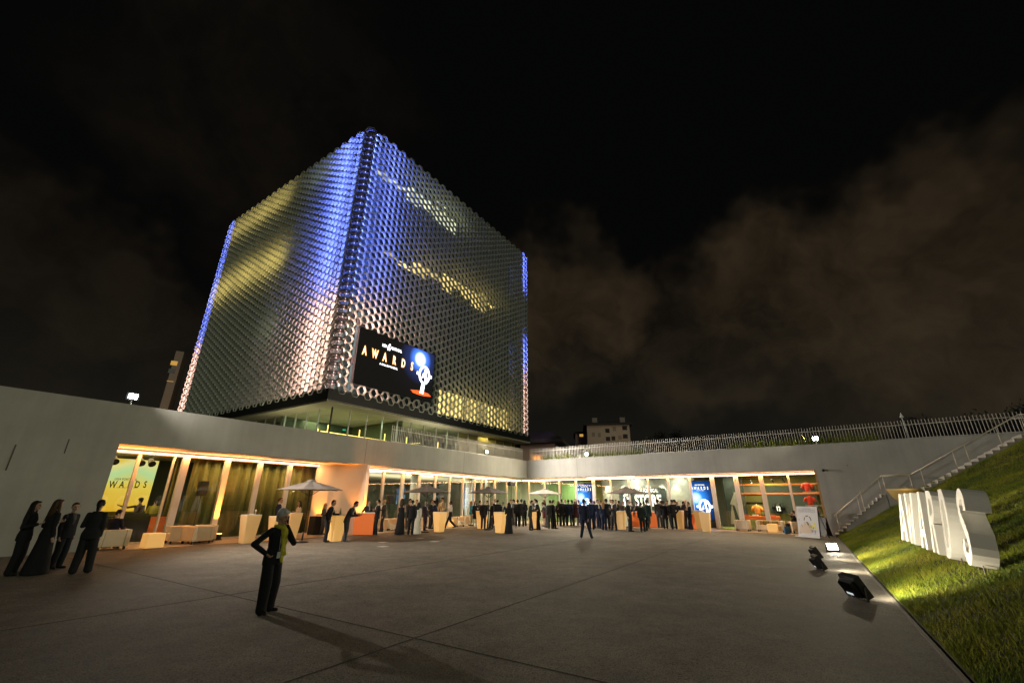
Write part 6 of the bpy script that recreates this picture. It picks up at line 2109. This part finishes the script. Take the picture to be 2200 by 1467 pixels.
stand(P["lean"], 934, 1136, 1074, 280, "man in deep blue suit leaning on the glowing table by the waiter", top=(.014, .02, .06), hair="dark")
stand(P["clasp"], 947, 1133, 1068, 330, "man in a beige suit behind the glowing table", top=(.42, .34, .22), hair="dark", skin=1)
stand(P["waiter"], 966, 1135, 1075, 285, "waiter in white shirt striding with crossed hands beside the glowing cube", top=(.62, .58, .54), bottom=BLACK, shirt=(.62, .58, .54), hair="dark", skin=3)
# --- third parasol
stand(P["wsuit"], 1011, 1129, 1076, 100, "blond woman in a teal blue jacket and light skirt", top=(.03, .22, .36), bottom=(.5, .42, .3), hair="blond")
stand(P["wdress"], 1020, 1130, 1076, 20, "woman in a black knee length dress facing the viewer near the teal jacket", top=BLACK, hair="dark")
stand(P["hold2"], 1030, 1128, 1075, 60, "man in dark suit with lit face left of the third parasol pole", top=CHAR, hair="dark")
stand(P["down"], 1038, 1136, 1074, 170, "man in charcoal suit seen from behind at the third parasol's table", top=CHAR, hair="grey")
stand(P["cross"], 1046, 1129, 1075, 300, "man in navy suit behind the third parasol pole", top=NAVY, hair="dark")
stand(P["bald"], 1056, 1136, 1076, 285, "grey haired man in charcoal suit right of the third parasol pole", top=CHAR, hair="grey")
stand(P["hold"], 1063, 1127, 1072, 20, "man with reddish face in black suit behind the grey haired man", top=BLACK, hair="brown")
stand(P["down"], 1068, 1132, 1073, 185, "broad man in black suit seen from behind left of the glowing table by the gown", top=BLACK, hair="dark")
stand(P["tbend"], 1077, 1131, 1081, 20, "man in blue suit bending over the table beside the long black gown", top=(.014, .022, .06), hair="dark", hmin=1.7)
stand(P["gown"], 1093, 1146, 1079, 190, "woman in a long black gown with dark hair seen from behind, alone before the crowd", top=BLACK, hair="dark", hmax=1.82)
# --- dense crowd, left part
C = [("hold", 1097, 1128, 1073, 30, "dark haired man in charcoal suit just right of the black gown's head", CHAR, "dark"),
     ("clasp", 1103, 1127, 1073, 300, "man in grey suit facing left behind the black gown", GREY, "brown"),
     ("down", 1112, 1131, 1073, 180, "stout man in black suit seen from behind, right of the black gown", BLACK, "dark"),
     ("pocket", 1120, 1131, 1072, 175, "man in charcoal suit with back turned next to the stout man", CHAR, "dark"),
     ("wsuit", 1127, 1130, 1074, 210, "woman with curly dark hair in black, left of the man with crossed legs", BLACK, "dark"),
     ("table", 1139, 1139, 1074, 80, "man in charcoal suit with crossed legs leaning right on the glowing table", CHAR, "dark"),
     ("hold", 1150, 1127, 1071, 10, "man facing the viewer behind the table of the two leaning men", CHAR, "brown"),
     ("lean", 1158, 1138, 1072, 275, "man in black suit leaning left on the glowing table opposite crossed legs", BLACK, "dark"),
     ("wdress", 1170, 1129, 1074, 300, "woman in a dark red dress under the fourth parasol", (.08, .012, .014), "red"),
     ("tbend", 1176, 1133, 1077, 240, "brown haired man in grey suit bowing his head under the fourth parasol", GREY, "brown"),
     ("down", 1183, 1136, 1074, 190, "man in slate grey suit seen from behind under the fourth parasol", (.05, .055, .062), "dark"),
     ("hold2", 1190, 1136, 1074, 100, "man in dark suit in profile right of the slate grey suit", BLACK, "brown"),
     ("wsuit", 1201, 1128, 1076, 180, "brown haired woman seen from behind with the red shoulder bag", (.03, .022, .018), "brown"),
     ("down", 1208, 1130, 1072, 200, "man in black suit seen from behind right of the red bag", BLACK, "dark"),
     ("hold", 1215, 1128, 1073, 330, "man facing left between two turned backs near the red bag", CHAR, "brown"),
     ("pocket", 1223, 1130, 1073, 170, "man in navy suit with back turned, left of the pale faced woman", NAVY, "dark"),
     ("clasp", 1230, 1129, 1074, 215, "man in dark grey suit turned away beside the navy suit", (.04, .04, .045), "dark"),
     ("wdress", 1238, 1129, 1072, 15, "pale faced woman in a dark rose dress left of the walking man", (.10, .04, .045), "brown"),
     ("hold", 1245, 1127, 1074, 330, "man in navy suit just left of the walking man's head", NAVY, "dark"),
     ("clasp", 1272, 1138, 1072, 185, "man in blue lit navy suit seen from behind, right of the walking man", (.014, .022, .055), "dark"),
     ("hold2", 1279, 1134, 1076, 250, "man in navy suit half hidden right of the blue lit back", NAVY, "dark"),
     ("cross", 1287, 1135, 1073, 40, "dark bearded man facing the viewer left of the blond long hair", NAVY, "dark"),
     ("hold", 1293, 1131, 1075, 300, "man in plum suit behind the blond long haired woman", (.04, .018, .05), "brown"),
     ("wlong", 1299, 1138, 1077, 175, "blond woman with very long hair seen from behind in navy", NAVY, "blond"),
     ("down", 1306, 1138, 1069, 190, "tallest man of the crowd, dark suit and back turned beside the blond hair", BLACK, "dark"),
     ("hold", 1315, 1130, 1073, 10, "man in a pale shirt without jacket colour contrast behind the tallest man", GREY, "brown"),
     ("cross", 1321, 1139, 1073, 320, "man with beard in charcoal suit facing left beside the fifth parasol table", CHAR, "dark"),
     ("down", 1327, 1130, 1073, 20, "man in black facing the viewer left of the fifth parasol table", BLACK, "dark"),
     ("down", 1333, 1130, 1075, 190, "grey jacketed man with his back turned behind the fifth parasol table", GREY, "dark"),
     ("lean", 1339, 1129, 1076, 60, "man in navy suit and white collar leaning at the fifth parasol table", NAVY, "brown"),
     ("hold", 1355, 1142, 1073, 60, "man in a long grey coat in front of the fifth parasol pole", (.045, .047, .05), "dark"),
     ("hold2", 1361, 1131, 1078, 300, "short haired man behind the long grey coat", CHAR, "dark"),
     ("cross", 1372, 1131, 1077, 285, "man in black suit facing left in front of the long orange counter", BLACK, "dark"),
     ("down", 1382, 1143, 1079, 180, "man in dark green black suit seen from behind, nearest of the STORE group", (.014, .02, .018), "dark"),
     ("hold", 1388, 1139, 1077, 200, "dark man in teal grey suit right behind the nearest back of the STORE group", (.03, .04, .042), "dark"),
     ("kick", 1394, 1141, 1073, 160, "man in teal suit with one leg lifted behind him", (.025, .045, .045), "dark"),
     ("down", 1419, 1134, 1072, 185, "man in mid grey suit seen from behind below the letter R of STORE", (.06, .06, .063), "brown"),
     ("hold2", 1425, 1131, 1075, 240, "man in charcoal half hidden right of the mid grey suit", CHAR, "dark"),
     ("down", 1431, 1136, 1076, 180, "wide shouldered person in black seen from behind, right part of crowd", BLACK, "brown"),
     ("cross", 1439, 1132, 1075, 330, "man facing left with lit face right of the wide shouldered back", CHAR, "brown"),
     ("pocket", 1450, 1137, 1073, 195, "man in black suit with legs apart before the glowing table at right", BLACK, "dark"),
     ("hold", 1455, 1131, 1073, 240, "man in charcoal behind the man with legs apart", CHAR, "dark"),
     ("bald", 1461, 1129, 1076, 300, "balding man behind the right glowing table", NAVY, "grey"),
     ("table", 1471, 1130, 1076, 70, "man in navy with crossed legs leaning on the table near the right blue screen", NAVY, "dark"),
     ("bald", 1479, 1131, 1073, 20, "grey haired man behind the rightmost standing guest", CHAR, "grey"),
     ("cross", 1486, 1137, 1078, 290, "rightmost standing guest in navy suit near the free table", (.016, .024, .055), "brown")]
for key, x, yf, yh, fc, lab, col, hr in C:
    stand(P[key], x, yf, yh, fc, lab, top=col, hair=hr, group="guests in the dense crowd", skin=(x * 7) % 3 if key != "x" else 0, tie=(NAVY, BLACK, (.06, .01, .012))[x % 3],
          bottom=(.35, .3, .22) if "light skirt" in lab else None)
# --- the walking man in front
stand(P["walk"], 1258, 1156, 1072, 160, "man in dark navy suit striding across the empty plaza before the crowd", top=(.012, .016, .032), hair="dark", hmax=1.86, xh=1256)
# --- seated visitor behind the poster
c_, rz_ = CHP[1716]
person(P["sit2"], c_ + RW.d * -.1, 1.7, 285, "person in black sitting in the armchair behind the poster board, hand at the mouth", top=BLACK, hair="brown")

# --- the grey haired caller in the foreground
caller = proto("caller", "f", ("phone", "hip"), stance="shift", top="blazer", hair="full", tie=False, wide=1.32, nod=.22, turn=.25, lean=.05, voxel=.008)
pc = gp(566, 1316)
hc_ = at_dist(601, 1095, pc)[2]
cp = person(caller, pc, hc_, 42, "grey haired woman in a black blazer phoning in the foreground, hand on hip", top=(.011, .011, .012), bottom=(.011, .011, .013), shirt=(.30, .27, .015), hair="grey", skin=1)
# scarf, badge on a lanyard, phone
kc = hc_ / 1.76
sf = Fig()
arc = [(.085, .01, 1.47), (.07, .08, 1.455), (0, .115, 1.43), (-.05, .10, 1.45), (-.085, .02, 1.475)]
for a, b in zip(arc[:-1], arc[1:]):
    sf.cap(a, b, .034, .036, 0)
for dx, z0, z1 in ((-.035, 1.42, .86), (-.085, 1.40, .98)):
    zs = np.linspace(z0, z1, 7)
    for i in range(6):
        sf.cap((dx + .012 * math.sin(i * 1.9), .140 + .012 * math.sin(i * 2.3) + (.02 if zs[i] < 1.1 else 0), zs[i]), (dx + .012 * math.sin(i * 1.9 + 1.9), .140 + .012 * math.sin(i * 2.3 + 2.3) + (.02 if zs[i + 1] < 1.1 else 0), zs[i + 1]), .036, .038, 0, .5)
sm_ = sf.fuse("scarf", .009, 2); sm_.materials.append(material("yellow_scarf", (.40, .36, .02), .85, noise=.25, nscale=14, bump=.3, bscale=60))
so_ = bpy.data.objects.new("scarf", sm_); COL.objects.link(so_); so_.parent = cp
q = MB(); q.bar((.05, .15, 1.30), (.045, .165, 1.04), .012, .003); q.box((.045, .168, .97), .075, .006, .11, 0.0)
lob = q.build("badge", material("badge_card", (.30, .31, .31), .4)); lob.parent = cp; lob.matrix_parent_inverse = Matrix.Identity(4)
cm_ = cp.matrix_basis
S_ = np.array([.165 + 0, 0.02, 1.43]); hp_ = Vector((-.085, .085, 1.585))
wp = Matrix.Translation(cp.location) @ cp.rotation_euler.to_matrix().to_4x4() @ Matrix.Scale(kc, 4) @ hp_
q = MB(); q.box((0, 0, 0), .075, .012, .15, 0.0)
ph = q.build("phone", M["dark"], bevel=.004); ph.location = wp; ph.rotation_euler = (R(-25), R(-10), cp.rotation_euler[2] + R(-70))
tag(ph, "black mobile phone held at the grey haired woman's ear", "phone")
